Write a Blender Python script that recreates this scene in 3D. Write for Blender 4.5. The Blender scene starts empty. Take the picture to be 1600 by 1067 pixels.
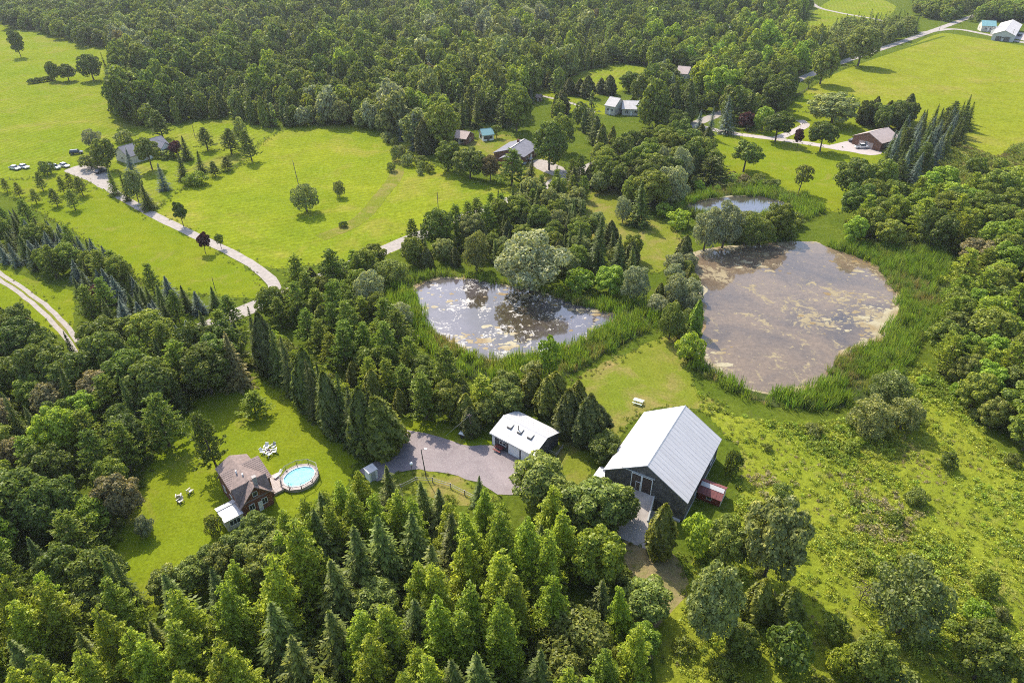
import bpy, bmesh, math, random
import numpy as np
from mathutils import Vector
R = math.radians
rng = np.random.default_rng(7)
sc = bpy.context.scene
COL = sc.collection

# ------------------------------------------------------------------ camera, sky, sun, exposure
CAM_H, PITCH, FPX = 84.0, 33.0, 1067.0
cam = bpy.data.cameras.new('camera'); cam.sensor_width = 36; cam.lens = 36*FPX/1600
cam.clip_start = 1; cam.clip_end = 6000
cam_o = bpy.data.objects.new('camera', cam); COL.objects.link(cam_o)
cam_o.location = (0, 0, CAM_H); cam_o.rotation_euler = (R(90-PITCH), 0, 0)
sc.camera = cam_o
SUN_EL, SHADOW = 48.0, (0.50, -0.866)
w = bpy.data.worlds.new('World'); sc.world = w; w.use_nodes = True
nt = w.node_tree
sky = nt.nodes.new('ShaderNodeTexSky'); sky.sky_type = 'NISHITA'; sky.sun_disc = False
sky.sun_elevation = R(SUN_EL); sky.sun_rotation = math.atan2(-SHADOW[0], -SHADOW[1])
sky.air_density = 1.0; sky.dust_density = 1.6
bg = nt.nodes['Background']; bg.inputs[1].default_value = 0.15
nt.links.new(sky.outputs[0], bg.inputs[0])
sun = bpy.data.lights.new('sun', 'SUN'); sun.energy = 2.9; sun.angle = R(0.5); sun.color = (1.0, 0.93, 0.80)
sun_o = bpy.data.objects.new('sun', sun); COL.objects.link(sun_o)
sd = Vector((SHADOW[0]*math.cos(R(SUN_EL)), SHADOW[1]*math.cos(R(SUN_EL)), -math.sin(R(SUN_EL))))
sun_o.rotation_euler = sd.to_track_quat('-Z', 'Y').to_euler(); sun_o.location = (0, 0, 300)
vs = sc.view_settings; vs.view_transform = 'Standard'; vs.look = 'None'; vs.gamma = 1; vs.exposure = 1.2
sc.cycles.filter_width = 1.0; sc.cycles.use_denoising = False
sc.cycles.max_bounces = 6; sc.cycles.diffuse_bounces = 3; sc.cycles.transmission_bounces = 3
sc.cycles.transparent_max_bounces = 4; sc.cycles.glossy_bounces = 2; sc.cycles.volume_bounces = 0

# ------------------------------------------------------------------ helpers
CP, SP = math.cos(R(PITCH)), math.sin(R(PITCH))
def G(px, py, z=0.0):
    """ground (or height z) point seen at a spot of the 1600 x 1067 survey picture"""
    u = (px-800)/FPX; v = (py-533.5)/FPX
    r = (u, CP-v*SP, -SP-v*CP); t = (z-CAM_H)/r[2]
    return Vector((r[0]*t, r[1]*t, z))
def link(o, parent=None):
    COL.objects.link(o)
    if parent: o.parent = parent
    return o
def tag(o, label=None, cat=None, group=None, kind=None):
    if label: o['label'] = label
    if cat: o['category'] = cat
    if group: o['group'] = group
    if kind: o['kind'] = kind
    return o
def empty(name, loc, rz=0, label=None, cat=None, group=None):
    o = bpy.data.objects.new(name, None); link(o); o.location = loc; o.rotation_euler = (0, 0, rz)
    o.empty_display_size = .5
    return tag(o, label, cat, group)
def mesh_np(name, V, F):
    """V (n,3), F (m,k) with constant k -> mesh, fast"""
    me = bpy.data.meshes.new(name); V = np.asarray(V, np.float32); F = np.asarray(F, np.int32)
    me.vertices.add(len(V)); me.vertices.foreach_set('co', V.ravel())
    m, k = F.shape
    me.loops.add(m*k); me.loops.foreach_set('vertex_index', F.ravel())
    me.polygons.add(m); me.polygons.foreach_set('loop_start', np.arange(0, m*k, k, dtype=np.int32))
    me.update(calc_edges=True); return me
class MB:
    def __init__(s): s.v = []; s.f = []
    def add(s, V, F):
        b = len(s.v); s.v += [tuple(p) for p in V]; s.f += [tuple(i+b for i in f) for f in F]; return s
    def hexa(s, b, t):   # bottom quad, top quad
        return s.add(list(b)+list(t), [(3,2,1,0),(4,5,6,7),(0,1,5,4),(1,2,6,5),(2,3,7,6),(3,0,4,7)])
    def box(s, x0, x1, y0, y1, z0, z1):
        return s.hexa([(x0,y0,z0),(x1,y0,z0),(x1,y1,z0),(x0,y1,z0)], [(x0,y0,z1),(x1,y0,z1),(x1,y1,z1),(x0,y1,z1)])
    def prism(s, poly, axis, a, b):   # poly (p,q) extruded along axis from a to b
        def P(p, q, t): return {'x': (t,p,q), 'y': (p,t,q), 'z': (p,q,t)}[axis]
        n = len(poly); V = [P(p,q,a) for p,q in poly]+[P(p,q,b) for p,q in poly]
        F = [tuple(range(n)), tuple(range(2*n-1, n-1, -1))]+[(i,(i+1)%n,n+(i+1)%n,n+i) for i in range(n)]
        return s.add(V, F)
    def tube(s, p0, p1, r0, r1=None, n=8, cap=True):
        r1 = r0 if r1 is None else r1
        p0 = Vector(p0); p1 = Vector(p1); d = (p1-p0).normalized()
        a = d.orthogonal().normalized(); b = d.cross(a); V = []
        for p, r in ((p0,r0),(p1,r1)):
            for i in range(n):
                t = 2*math.pi*i/n; V.append(p+a*r*math.cos(t)+b*r*math.sin(t))
        F = [(i,(i+1)%n,n+(i+1)%n,n+i) for i in range(n)]
        if cap: F += [tuple(range(n-1,-1,-1)), tuple(range(n,2*n))]
        return s.add(V, F)
    def lathe(s, prof, n=16, c=(0,0,0), sx=1, sy=1):
        V = []; m = len(prof)
        for r, z in prof:
            for i in range(n):
                t = 2*math.pi*i/n; V.append((c[0]+r*sx*math.cos(t), c[1]+r*sy*math.sin(t), c[2]+z))
        F = [(j*n+i, j*n+(i+1)%n, (j+1)*n+(i+1)%n, (j+1)*n+i) for j in range(m-1) for i in range(n)]
        return s.add(V, F)
    def build(s, name, mat, parent=None, bevel=0):
        me = bpy.data.meshes.new(name); me.from_pydata([tuple(p) for p in s.v], [], s.f); me.validate()
        bm = bmesh.new(); bm.from_mesh(me); bmesh.ops.recalc_face_normals(bm, faces=bm.faces[:]); bm.to_mesh(me); bm.free()
        me.materials.append(mat); o = bpy.data.objects.new(name, me); link(o, parent)
        if bevel:
            md = o.modifiers.new('bevel', 'BEVEL'); md.width = bevel; md.segments = 2
        return o
def inpoly(x, y, P):
    P = np.asarray(P)[:, :2]; x = np.asarray(x); y = np.asarray(y); ins = np.zeros(x.shape, bool); n = len(P); j = n-1
    for i in range(n):
        xi, yi = P[i]; xj, yj = P[j]
        with np.errstate(divide='ignore', invalid='ignore'):
            c = ((yi > y) != (yj > y)) & (x < (xj-xi)*(y-yi)/(yj-yi+1e-12)+xi)
        ins ^= c; j = i
    return ins
def W(px):  # picture outline -> ground outline
    return [tuple(G(x, y))[:2] for x, y in px]
def smooth(P, sub=6, jit=0.0, seed=0):
    rg = np.random.default_rng(seed); P = np.array(P); n = len(P); out = []
    for i in range(n):
        p0, p1, p2, p3 = P[i-1], P[i], P[(i+1)%n], P[(i+2)%n]
        k = max(2, min(40, int(np.linalg.norm(p2-p1)/1.5))) if sub else 1
        for q in range(k):
            t = q/k; a = .5*((2*p1)+(-p0+p2)*t+(2*p0-5*p1+4*p2-p3)*t*t+(-p0+3*p1-3*p2+p3)*t**3)
            b = p1+(p2-p1)*t; out.append(b*.5+a*.5+rg.normal(0, jit, 2))
    return out

# ------------------------------------------------------------------ materials
def new_mat(name):
    m = bpy.data.materials.new(name); m.use_nodes = True; n = m.node_tree.nodes
    return m, m.node_tree, n['Principled BSDF']
def noise(t, scale, detail=4, rough=.55, vec=None, dist=0):
    n = t.nodes.new('ShaderNodeTexNoise'); n.inputs['Scale'].default_value = scale
    n.inputs['Detail'].default_value = detail; n.inputs['Roughness'].default_value = rough
    n.inputs['Distortion'].default_value = dist
    if vec is None:
        tc = t.nodes.get('TC') or t.nodes.new('ShaderNodeTexCoord'); tc.name = 'TC'; vec = tc.outputs['Object']
    t.links.new(vec, n.inputs['Vector']); return n.outputs['Fac']
def ramp(t, fac, stops):
    r = t.nodes.new('ShaderNodeValToRGB'); e = r.color_ramp.elements
    while len(e) < len(stops): e.new(.5)
    for k, (p, c) in zip(e, stops):
        k.position = p; k.color = (*c, 1) if len(c) == 3 else c
    t.links.new(fac, r.inputs[0]); return r.outputs[0]
def mix(t, fac, a, b, mode='MIX'):
    m = t.nodes.new('ShaderNodeMix'); m.data_type = 'RGBA'; m.blend_type = mode
    for i, v in ((0, fac), (6, a), (7, b)):
        if hasattr(v, 'links'): t.links.new(v, m.inputs[i])
        elif isinstance(v, (int, float)): m.inputs[i].default_value = v
        else: m.inputs[i].default_value = (*v, 1)
    return m.outputs[2]
def bump(t, bs, h, strength, dist):
    b = t.nodes.new('ShaderNodeBump'); b.inputs['Strength'].default_value = strength; b.inputs['Distance'].default_value = dist
    t.links.new(h, b.inputs['Height']); t.links.new(b.outputs[0], bs.inputs['Normal'])
def g3(v): return (v, v, v)
def grass_mat(name, base, alt, dry, dry_amt=.55, s1=.05, fine=1.2, bumps=.5, mow=None):
    m, t, b = new_mat(name)
    a = mix(t, ramp(t, noise(t, s1, 6, .6), [(.35, g3(0)), (.65, g3(1))]), base, alt)
    d = ramp(t, noise(t, s1*1.7, 7, .65, dist=.6), [(dry_amt, g3(0)), (dry_amt+.2, g3(1))])
    a = mix(t, d, a, dry)
    f = noise(t, fine, 8, .7)
    a = mix(t, ramp(t, noise(t, s1*5, 6, .65), [(.4, g3(0)), (.75, g3(.5))]), a, tuple(q*.62 for q in base)); a = mix(t, .8, a, ramp(t, f, [(.25, g3(.45)), (.5, g3(.95)), (.75, g3(1.35))]), 'MULTIPLY')
    if mow:
        tc = t.nodes['TC']; mp = t.nodes.new('ShaderNodeMapping'); mp.inputs['Rotation'].default_value = (0, 0, R(mow[0]))
        t.links.new(tc.outputs['Object'], mp.inputs[0]); wv = t.nodes.new('ShaderNodeTexWave'); wv.inputs['Scale'].default_value = mow[1]
        wv.inputs['Distortion'].default_value = 5; wv.inputs['Detail'].default_value = 3; wv.inputs['Detail Scale'].default_value = .6
        t.links.new(mp.outputs[0], wv.inputs[0])
        a = mix(t, mow[2], a, ramp(t, wv.outputs['Fac'], [(.2, g3(.72)), (.8, g3(1.18))]), 'MULTIPLY')
    t.links.new(a, b.inputs['Base Color']); b.inputs['Roughness'].default_value = .95; b.inputs['Specular IOR Level'].default_value = 0
    bump(t, b, noise(t, fine*1.6, 6, .75), bumps, .35); return m
def plain(name, c, rough=.6, metal=0, var=.12, scale=1.5, bmp=0):
    m, t, b = new_mat(name)
    a = mix(t, 1.0, c, ramp(t, noise(t, scale, 6, .65), [(.25, g3(1-var*1.6)), (.75, g3(1+var))]), 'MULTIPLY')
    t.links.new(a, b.inputs['Base Color']); b.inputs['Roughness'].default_value = rough; b.inputs['Metallic'].default_value = metal
    if bmp: bump(t, b, noise(t, scale*4, 5, .7), bmp, .03)
    return m
def leaf_mat(name='foliage'):
    m, t, b = new_mat(name); N = t.nodes; N.remove(b)
    oi = N.new('ShaderNodeObjectInfo'); at = N.new('ShaderNodeAttribute'); at.attribute_type = 'INSTANCER'; at.attribute_name = 'tint'; ge = N.new('ShaderNodeNewGeometry')
    hs = N.new('ShaderNodeHueSaturation'); t.links.new(at.outputs['Color'], hs.inputs['Color'])
    mr = N.new('ShaderNodeMapRange'); mr.inputs['To Min'].default_value = .485; mr.inputs['To Max'].default_value = .515
    t.links.new(oi.outputs['Random'], mr.inputs[0]); t.links.new(mr.outputs[0], hs.inputs['Hue'])
    mv = N.new('ShaderNodeMath'); mv.operation = 'MULTIPLY_ADD'; mv.inputs[1].default_value = .45; mv.inputs[2].default_value = .8
    rnd = N.new('ShaderNodeMath'); rnd.operation = 'FRACT'; mm = N.new('ShaderNodeMath'); mm.operation = 'MULTIPLY'; mm.inputs[1].default_value = 7.31
    t.links.new(oi.outputs['Random'], mm.inputs[0]); t.links.new(mm.outputs[0], rnd.inputs[0]); t.links.new(rnd.outputs[0], mv.inputs[0])
    t.links.new(mv.outputs[0], hs.inputs['Value'])
    c = mix(t, 1.0, hs.outputs[0], ramp(t, ge.outputs['Random Per Island'], [(0, (.5,.55,.5)), (.5, (.95,.97,.95)), (.85, (1.3,1.22,1.0)), (1, (1.75,1.6,1.2))]), 'MULTIPLY')
    n2 = noise(t, .45, 3, .6)
    c = mix(t, 1.0, c, ramp(t, n2, [(.3, (.75,.8,.8)), (.7, (1.22,1.15,.95))]), 'MULTIPLY')
    df = N.new('ShaderNodeBsdfDiffuse'); tr = N.new('ShaderNodeBsdfTranslucent'); mx = N.new('ShaderNodeMixShader'); mx.inputs[0].default_value = .36
    gl = N.new('ShaderNodeBsdfGlossy'); gl.inputs['Roughness'].default_value = .45; gl.inputs['Color'].default_value = (.5,.5,.45,1)
    m2 = N.new('ShaderNodeMixShader'); m2.inputs[0].default_value = .03
    tc2 = mix(t, 1.0, c, (1.25,1.3,.6), 'MULTIPLY')
    t.links.new(c, df.inputs[0]); t.links.new(tc2, tr.inputs[0])
    t.links.new(df.outputs[0], mx.inputs[1]); t.links.new(tr.outputs[0], mx.inputs[2])
    t.links.new(mx.outputs[0], m2.inputs[1]); t.links.new(gl.outputs[0], m2.inputs[2])
    t.links.new(m2.outputs[0], N['Material Output'].inputs[0]); return m
def water_mat(name, deep, film, film_amt, mat_col, mat_amt, s=.06, ior=1.6):
    m, t, b = new_mat(name)
    n1 = noise(t, s, 7, .62, dist=.8); n2 = noise(t, s*5, 8, .72, dist=1.2); n3 = noise(t, .04, 6, .62, dist=.6)
    f1 = ramp(t, n3, [(film_amt-.12, g3(0)), (film_amt+.12, g3(1))])
    c = mix(t, f1, deep, film)
    pm = N_math(t, 'ADD', N_math(t, 'MULTIPLY', n1, .5), N_math(t, 'MULTIPLY', n2, .5))
    f2 = ramp(t, pm, [(mat_amt, g3(0)), (mat_amt+.035, g3(1))])
    c = mix(t, f2, c, mat_col)
    c = mix(t, .75, c, ramp(t, noise(t, .9, 9, .78), [(.3, g3(.55)), (.7, g3(1.35))]), 'MULTIPLY')
    t.links.new(c, b.inputs['Base Color'])
    ro = t.nodes.new('ShaderNodeMapRange'); ro.inputs['To Min'].default_value = .06; ro.inputs['To Max'].default_value = .7
    t.links.new(f2, ro.inputs[0]); t.links.new(ro.outputs[0], b.inputs['Roughness'])
    b.inputs['IOR'].default_value = ior
    bump(t, b, noise(t, 3, 3, .5), .02, .05); return m
def N_math(t, op, a, b):
    n = t.nodes.new('ShaderNodeMath'); n.operation = op
    for i, v in enumerate((a, b)):
        if hasattr(v, 'links'): t.links.new(v, n.inputs[i])
        else: n.inputs[i].default_value = v
    return n.outputs[0]

M = {}
M['floor'] = grass_mat('woodland_floor', (.08,.115,.012), (.11,.14,.015), (.13,.12,.04), .6, .12, 1.0, .8)
M['hay'] = grass_mat('hayfield_grass', (.16,.21,.012), (.22,.245,.016), (.26,.235,.04), .5, .025, .8, .5, (62, .13, .22))
M['pasture'] = grass_mat('pasture_grass', (.155,.205,.012), (.20,.225,.02), (.24,.215,.05), .52, .03, .7, .5, (20, .1, .3))
M['bigfield'] = grass_mat('mown_field_grass', (.185,.215,.015), (.22,.235,.02), (.26,.225,.05), .52, .02, .6, .45, (-30, .22, .5))
M['lawn'] = grass_mat('lawn_grass', (.148,.195,.010), (.185,.21,.013), (.24,.205,.05), .56, .06, 2.0, .35)
M['drylawn'] = grass_mat('dry_lawn_grass', (.15,.185,.018), (.18,.19,.024), (.26,.20,.07), .47, .07, 2.0, .4)
M['meadow'] = grass_mat('meadow_grass', (.195,.235,.02), (.24,.26,.026), (.25,.215,.07), .55, .06, 1.6, .9)
M['rough'] = grass_mat('rough_meadow_grass', (.17,.19,.03), (.19,.18,.04), (.2,.15,.06), .5, .06, 1.0, .9)
M['reedbed'] = grass_mat('reedbed_mud', (.05,.07,.02), (.08,.10,.03), (.12,.10,.05), .55, .2, 2.0, .6)
M['gravel'] = plain('gravel', (.33,.285,.245), .95, 0, .2, .8, .3)
M['asphalt'] = None
m, t, b = new_mat('worn_asphalt')
c = mix(t, ramp(t, noise(t, .18, 6, .6, dist=.5), [(.3, g3(0)), (.7, g3(1))]), (.185,.15,.15), (.26,.21,.205))
c = mix(t, ramp(t, noise(t, .5, 9, .75, dist=2.5), [(.485, g3(1)), (.5, g3(0)), (.515, g3(1))]), (.34,.30,.28), c)
c = mix(t, .6, c, ramp(t, noise(t, 6, 6, .7), [(.3, g3(.75)), (.7, g3(1.2))]), 'MULTIPLY')
t.links.new(c, b.inputs['Base Color']); b.inputs['Roughness'].default_value = .9; bump(t, b, noise(t, 12, 4), .3, .02); M['asphalt'] = m
M['concrete'] = plain('concrete', (.40,.35,.31), .9, 0, .2, .6, .2)
M['dirt'] = grass_mat('dirt_track', (.26,.20,.10), (.30,.24,.11), (.19,.20,.05), .5, .2, 2.0, .5)
M['leaf'] = leaf_mat()
M['bark'] = plain('bark', (.10,.075,.055), .95, 0, .3, 3, .5)
M['greywood'] = plain('grey_weathered_wood', (.33,.31,.28), .9, 0, .25, 2)
m, t, b = new_mat('streaked_metal_roof'); mp = t.nodes.new('ShaderNodeMapping'); tc = t.nodes.new('ShaderNodeTexCoord'); tc.name = 'TC'; mp.inputs['Scale'].default_value = (.16, 2.4, .16); t.links.new(tc.outputs['Object'], mp.inputs[0])
c = mix(t, 1.0, (.52,.49,.475), ramp(t, noise(t, .9, 7, .7, mp.outputs[0]), [(.25, g3(.80)), (.7, g3(1.08))]), 'MULTIPLY'); c = mix(t, ramp(t, noise(t, .28, 5, .6), [(.55, g3(0)), (.75, g3(.35))]), c, (.48,.40,.36))
t.links.new(c, b.inputs['Base Color']); b.inputs['Roughness'].default_value = .55; M['streakroof'] = m
M['barnwood'] = plain('dark_barn_boards', (.13,.116,.105), .9, 0, .5, .9, .4)
M['barndoor'] = plain('brown_barn_door', (.085,.055,.042), .85, 0, .35, 1.2)
M['barnroof'] = plain('pale_metal_roof', (.52,.495,.48), .55, .0, .07, .35)
M['whitepaint'] = plain('white_paint', (.8,.79,.76), .6, 0, .06, 1)
M['greytrim'] = plain('grey_trim', (.42,.42,.40), .7, 0, .1, 1)
M['darkwall'] = plain('dark_siding', (.075,.07,.075), .8, 0, .25, 1)
M['glass'] = plain('window_glass', (.03,.04,.05), .08, 0, .1, 1)
M['brick'] = plain('red_brick', (.20,.075,.045), .9, 0, .3, 3, .3)
M['brownbrick'] = plain('brown_brick', (.17,.085,.055), .9, 0, .3, 3, .3)
M['shingle_brown'] = plain('brown_shingles', (.25,.18,.15), .8, 0, .28, 2, .4)
M['shingle_grey'] = plain('grey_shingles', (.17,.165,.19), .85, 0, .2, .8, .4)
M['shingle_tan'] = plain('tan_shingles', (.42,.33,.29), .85, 0, .12, .8, .3)
M['shingle_pale'] = plain('pale_shingles', (.5,.46,.43), .85, 0, .15, .8, .3)
M['teal'] = plain('teal_metal_roof', (.16,.32,.32), .5, 0, .12, .6)
M['redpaint'] = plain('red_paint', (.19,.035,.03), .7, 0, .25, 1.2)
M['redroof'] = plain('dull_red_roofing', (.20,.065,.06), .8, 0, .3, 1.5)
M['stone'] = plain('pale_stone', (.40,.34,.31), .85, 0, .12, 1.5, .2)
M['rail'] = plain('dark_railing', (.10,.09,.08), .6, 0, .1, 1)
M['polewood'] = plain('pole_wood', (.16,.12,.09), .9, 0, .25, 2)
M['black'] = plain('black_rubber', (.015,.015,.016), .6, 0, .1, 1)
M['chrome'] = plain('grey_metal', (.35,.35,.36), .35, .7, .05, 1)
M['greenpaint'] = plain('pale_green_paint', (.45,.52,.42), .7, 0, .1, 2)
M['cream'] = plain('cream_wall', (.55,.50,.42), .8, 0, .08, 1)
M['soil'] = plain('soil', (.10,.08,.05), .95, 0, .3, 1, .4)
m, t, b = new_mat('pool_water'); b.inputs['Base Color'].default_value = (.16,.56,.62,1); b.inputs['Roughness'].default_value = .05; b.inputs['IOR'].default_value = 1.33
c = ramp(t, noise(t, 2.2, 3, .5, dist=1.5), [(.3, (.15,.50,.56)), (.7, (.26,.66,.70))]); t.links.new(c, b.inputs['Base Color'])
bump(t, b, noise(t, 4, 2), .05, .05); M['pool'] = m
M['pond1'] = water_mat('pond_water_with_weed', (.055,.042,.026), (.095,.08,.085), .47, (.34,.31,.27), .55, .17, 2.0)
M['pond2'] = water_mat('pond_water_with_algae', (.062,.053,.048), (.175,.125,.078), .45, (.25,.195,.10), .54, .09, 1.48)
M['pond3'] = water_mat('small_pond_water', (.05,.042,.035), (.08,.07,.075), .5, (.3,.25,.2), .62, .09, 2.1)
def paint(name, c): return plain(name, c, .25, .2, .03, .5)
M['car_silver'] = paint('silver_car_paint', (.55,.56,.58)); M['car_white'] = paint('white_car_paint', (.8,.8,.8))
M['car_dark'] = paint('dark_car_paint', (.03,.035,.045)); M['car_green'] = paint('grey_green_car_paint', (.35,.42,.40))

# ------------------------------------------------------------------ setting: ground, fields, roads, water
def sheet(name, px, z, mat, jit=.25, world=False, seed=1):
    P = smooth(px if world else W(px), 6, jit, seed)
    me = bpy.data.meshes.new(name); me.from_pydata([(x, y, z) for x, y in P], [], [tuple(range(len(P)))])
    bm = bmesh.new(); bm.from_mesh(me); bmesh.ops.triangulate(bm, faces=bm.faces[:]); bm.normal_update()
    for f in bm.faces:
        if f.normal.z < 0: f.normal_flip()
    bm.to_mesh(me); bm.free(); me.materials.append(mat)
    o = bpy.data.objects.new(name, me); link(o); o['kind'] = 'structure'; return o
g = MB().add([(-2500,-400,0),(2500,-400,0),(2500,3500,0),(-2500,3500,0)], [(0,1,2,3)]).build('ground', M['floor']); g['kind'] = 'structure'

HAY = [(240,335),(300,285),(370,262),(420,215),(470,195),(560,195),(625,205),(668,250),(700,268),(770,290),(845,292),(790,318),(600,400),(560,415),(470,415),(440,420),(400,415),(330,372)]
FIELD_W = [(-330,5),(60,5),(60,42),(190,60),(215,195),(330,188),(380,190),(430,205),(400,240),(330,275),(300,290),(240,340),(160,290),(0,295),(-330,300)]
LAWN_W = [(60,330),(0,300),(-60,290),(110,275),(170,300),(250,345),(330,385),(395,425),(420,465),(330,462),(260,452),(190,425),(140,380)]
LANE_LAWN = [(-60,400),(0,420),(60,440),(115,455),(112,520),(60,520),(0,490),(-60,470)]
BIGFIELD = [(1225,170),(1290,118),(1345,98),(1420,72),(1475,52),(1600,72),(1800,95),(1900,250),(1600,225),(1560,250),(1500,235),(1420,212),(1330,195),(1260,176)]
ROUGH_R = [(1420,250),(1500,225),(1560,245),(1600,222),(1900,240),(1900,420),(1600,300),(1500,300),(1440,300)]
LAWN_E = [(1080,205),(1180,205),(1250,150),(1330,150),(1390,215),(1390,250),(1330,330),(1240,320),(1180,300),(1110,285)]
LAWN_BRICK = [(715,225),(790,210),(860,240),(890,290),(845,300),(770,270),(730,260)]
FIELD_C = [(870,320),(930,285),(970,285),(1000,330),(1050,355),(1075,390),(1060,420),(1000,425),(950,395),(880,350)]
LAWN_BARN = [(880,610),(940,570),(1040,525),(1085,535),(1085,600),(1130,640),(1020,640),(950,690),(920,730),(930,760),(880,760),(850,720),(880,690),(880,650)]
LAWN_COT = [(160,880),(200,790),(250,700),(290,640),(360,590),(430,600),(500,660),(560,715),(540,760),(470,800),(420,850),(350,900),(260,950),(180,930)]
LAWN_DRIVE = [(620,735),(660,735),(720,745),(780,780),(720,790),(640,770),(600,760)]
LAWN_SH = [(620,650),(700,665),(770,690),(740,700),(680,690),(620,680)]
MEADOW = [(1085,610),(1120,640),(1220,660),(1330,655),(1400,610),(1440,560),(1480,600),(1560,700),(1640,730),(1850,800),(1900,1400),(1100,1400),(1000,1000),(1060,930),(1080,850),(1150,800),(1150,700),(1090,640)]
CLEAR1 = [(865,148),(905,112),(960,103),(1010,104),(1012,118),(985,138),(930,150)]
CLEAR2 = [(832,146),(850,142),(925,160),(960,172),(945,180),(880,172)]
CLEAR3 = [(1245,62),(1268,22),(1300,0),(1360,-6),(1400,10),(1385,32),(1400,44),(1330,52)]
TRACK = [(975,845),(1010,840),(1060,870),(1085,930),(1060,1010),(1000,1030),(1005,930),(975,880)]
for n_, P_, z_, m_ in (('hayfield', HAY, .02, 'hay'), ('pasture', FIELD_W, .016, 'pasture'), ('side_lawn', LAWN_W, .024, 'lawn'), ('lane_verge', LANE_LAWN, .02, 'lawn'),
        ('mown_field', BIGFIELD, .02, 'bigfield'), ('rough_meadow', ROUGH_R, .028, 'rough'), ('estate_lawn', LAWN_E, .032, 'lawn'), ('garden_lawn', LAWN_BRICK, .024, 'drylawn'),
        ('dry_field', FIELD_C, .024, 'drylawn'), ('barn_lawn', LAWN_BARN, .02, 'drylawn'), ('cottage_lawn', LAWN_COT, .02, 'lawn'), ('driveway_verge', LAWN_DRIVE, .02, 'drylawn'),
        ('garage_verge', LAWN_SH, .02, 'lawn'), ('forest_clearing', CLEAR1, .02, 'pasture'), ('clearing_lawn', CLEAR2, .026, 'lawn'), ('hilltop_field', CLEAR3, .02, 'pasture'), ('dirt_track', TRACK, .03, 'dirt')):
    sheet(n_, P_, z_, M[m_], .3, seed=len(n_))
# bumpy meadow
def bumpy(name, poly, mat, step, amp, z0=.0):
    P = np.array(W(poly)); x0, y0 = P.min(0); x1, y1 = P.max(0)
    y1 = min(y1, 400); nx = int((x1-x0)/step)+1; ny = int((y1-y0)/step)+1
    X, Y = np.meshgrid(x0+np.arange(nx)*step, y0+np.arange(ny)*step)
    rg = np.random.default_rng(3); Z = np.zeros_like(X)
    for k in range(26):
        a = rg.uniform(0, 6.28); f = rg.uniform(.25, 2.2); Z += np.sin((X*math.cos(a)+Y*math.sin(a))*f+rg.uniform(0, 6.28))/(.6+f)
    Z = (Z-Z.min())/(Z.max()-Z.min()); Z = np.clip(Z-.25, 0, 1)*amp+rg.uniform(0, amp*.12, X.shape)
    ins = inpoly(X, Y, P); d = ins.copy()
    for _ in range(2):
        e = d.copy(); e[1:] &= d[:-1]; e[:-1] &= d[1:]; e[:, 1:] &= d[:, :-1]; e[:, :-1] &= d[:, 1:]; d = e
    Z = np.where(d, Z+.03, -.02)+z0
    idx = np.arange(nx*ny).reshape(ny, nx); ok = ins[:-1, :-1] | ins[1:, 1:] | ins[:-1, 1:] | ins[1:, :-1]
    F = np.stack([idx[:-1, :-1][ok], idx[:-1, 1:][ok], idx[1:, 1:][ok], idx[1:, :-1][ok]], 1)
    me = mesh_np(name, np.stack([X.ravel(), Y.ravel(), Z.ravel()], 1), F); me.materials.append(mat)
    o = bpy.data.objects.new(name, me); link(o); o['kind'] = 'structure'; return o
bumpy('meadow', MEADOW, M['meadow'], .6, .55)

def ribbon(name, px, width, z, mat, extra=0):
    pts = [G(*p) for p in px]; L = []; Rr = []
    fine = []
    for i in range(len(pts)-1):
        p0 = pts[max(i-1, 0)]; p1 = pts[i]; p2 = pts[i+1]; p3 = pts[min(i+2, len(pts)-1)]
        k = max(3, int((p2-p1).length/3))
        for q in range(k):
            t = q/k; fine.append(.5*((2*p1)+(-p0+p2)*t+(2*p0-5*p1+4*p2-p3)*t*t+(-p0+3*p1-3*p2+p3)*t**3))
    fine.append(pts[-1]); rg = random.Random(5)
    for i, p in enumerate(fine):
        d = (fine[min(i+1, len(fine)-1)]-fine[max(i-1, 0)]).normalized(); n = Vector((-d.y, d.x, 0))
        L.append(p+n*(width/2+rg.uniform(-.15, .15))); Rr.append(p-n*(width/2+rg.uniform(-.15, .15)))
    V = [(p.x, p.y, z) for p in L+Rr]; n = len(L)
    o = MB().add(V, [(i, i+n, i+n+1, i+1) for i in range(n-1)]).build(name, mat); o['kind'] = 'structure'
    return fine
roads = []
roads.append((ribbon('gravel_road', [(300,520),(405,476),(500,436),(600,391),(700,350),(830,300),(890,274),(960,245),(1100,188),(1180,155),(1250,124),(1320,96),(1400,69),(1470,44),(1530,22)], 5.4, .036, M['gravel']), 4.5))
roads.append((ribbon('side_road', [(1440,52),(1490,46),(1540,54),(1600,67),(1800,105)], 5.5, .044, M['gravel']), 4))
roads.append((ribbon('gravel_drive', [(150,275),(180,302),(225,328),(280,356),(330,380),(395,414),(430,450),(400,476)], 3.1, .042, M['gravel']), 3))
roads.append((ribbon('farm_lane', [(-60,390),(0,432),(45,463),(80,492),(108,525),(140,570)], 2.8, .036, M['gravel']), 3))
roads.append((ribbon('hill_lane', [(1255,-10),(1275,10),(1310,20),(1370,31),(1420,44)], 4.5, .048, M['gravel']), 3.5))
roads.append((ribbon('estate_drive', [(1085,196),(1140,208),(1200,216),(1260,224),(1320,234)], 4.5, .04, M['stone']), 3))
roads.append((ribbon('estate_drive_spur', [(1215,216),(1240,206),(1258,196),(1250,188)], 4.0, .05, M['stone']), 2))
roads.append((ribbon('clearing_path', [(845,150),(880,158),(905,166),(930,176)], 2.2, .044, M['gravel']), 2))
ribbon('lane_grass_strip', [(-60,390),(0,432),(45,463),(80,492),(108,525),(140,570)], .55, .06, M['drylawn'])
def yard(name, px, z, mat): sheet(name, px, z, mat, .12, seed=2); return W(px)
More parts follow.
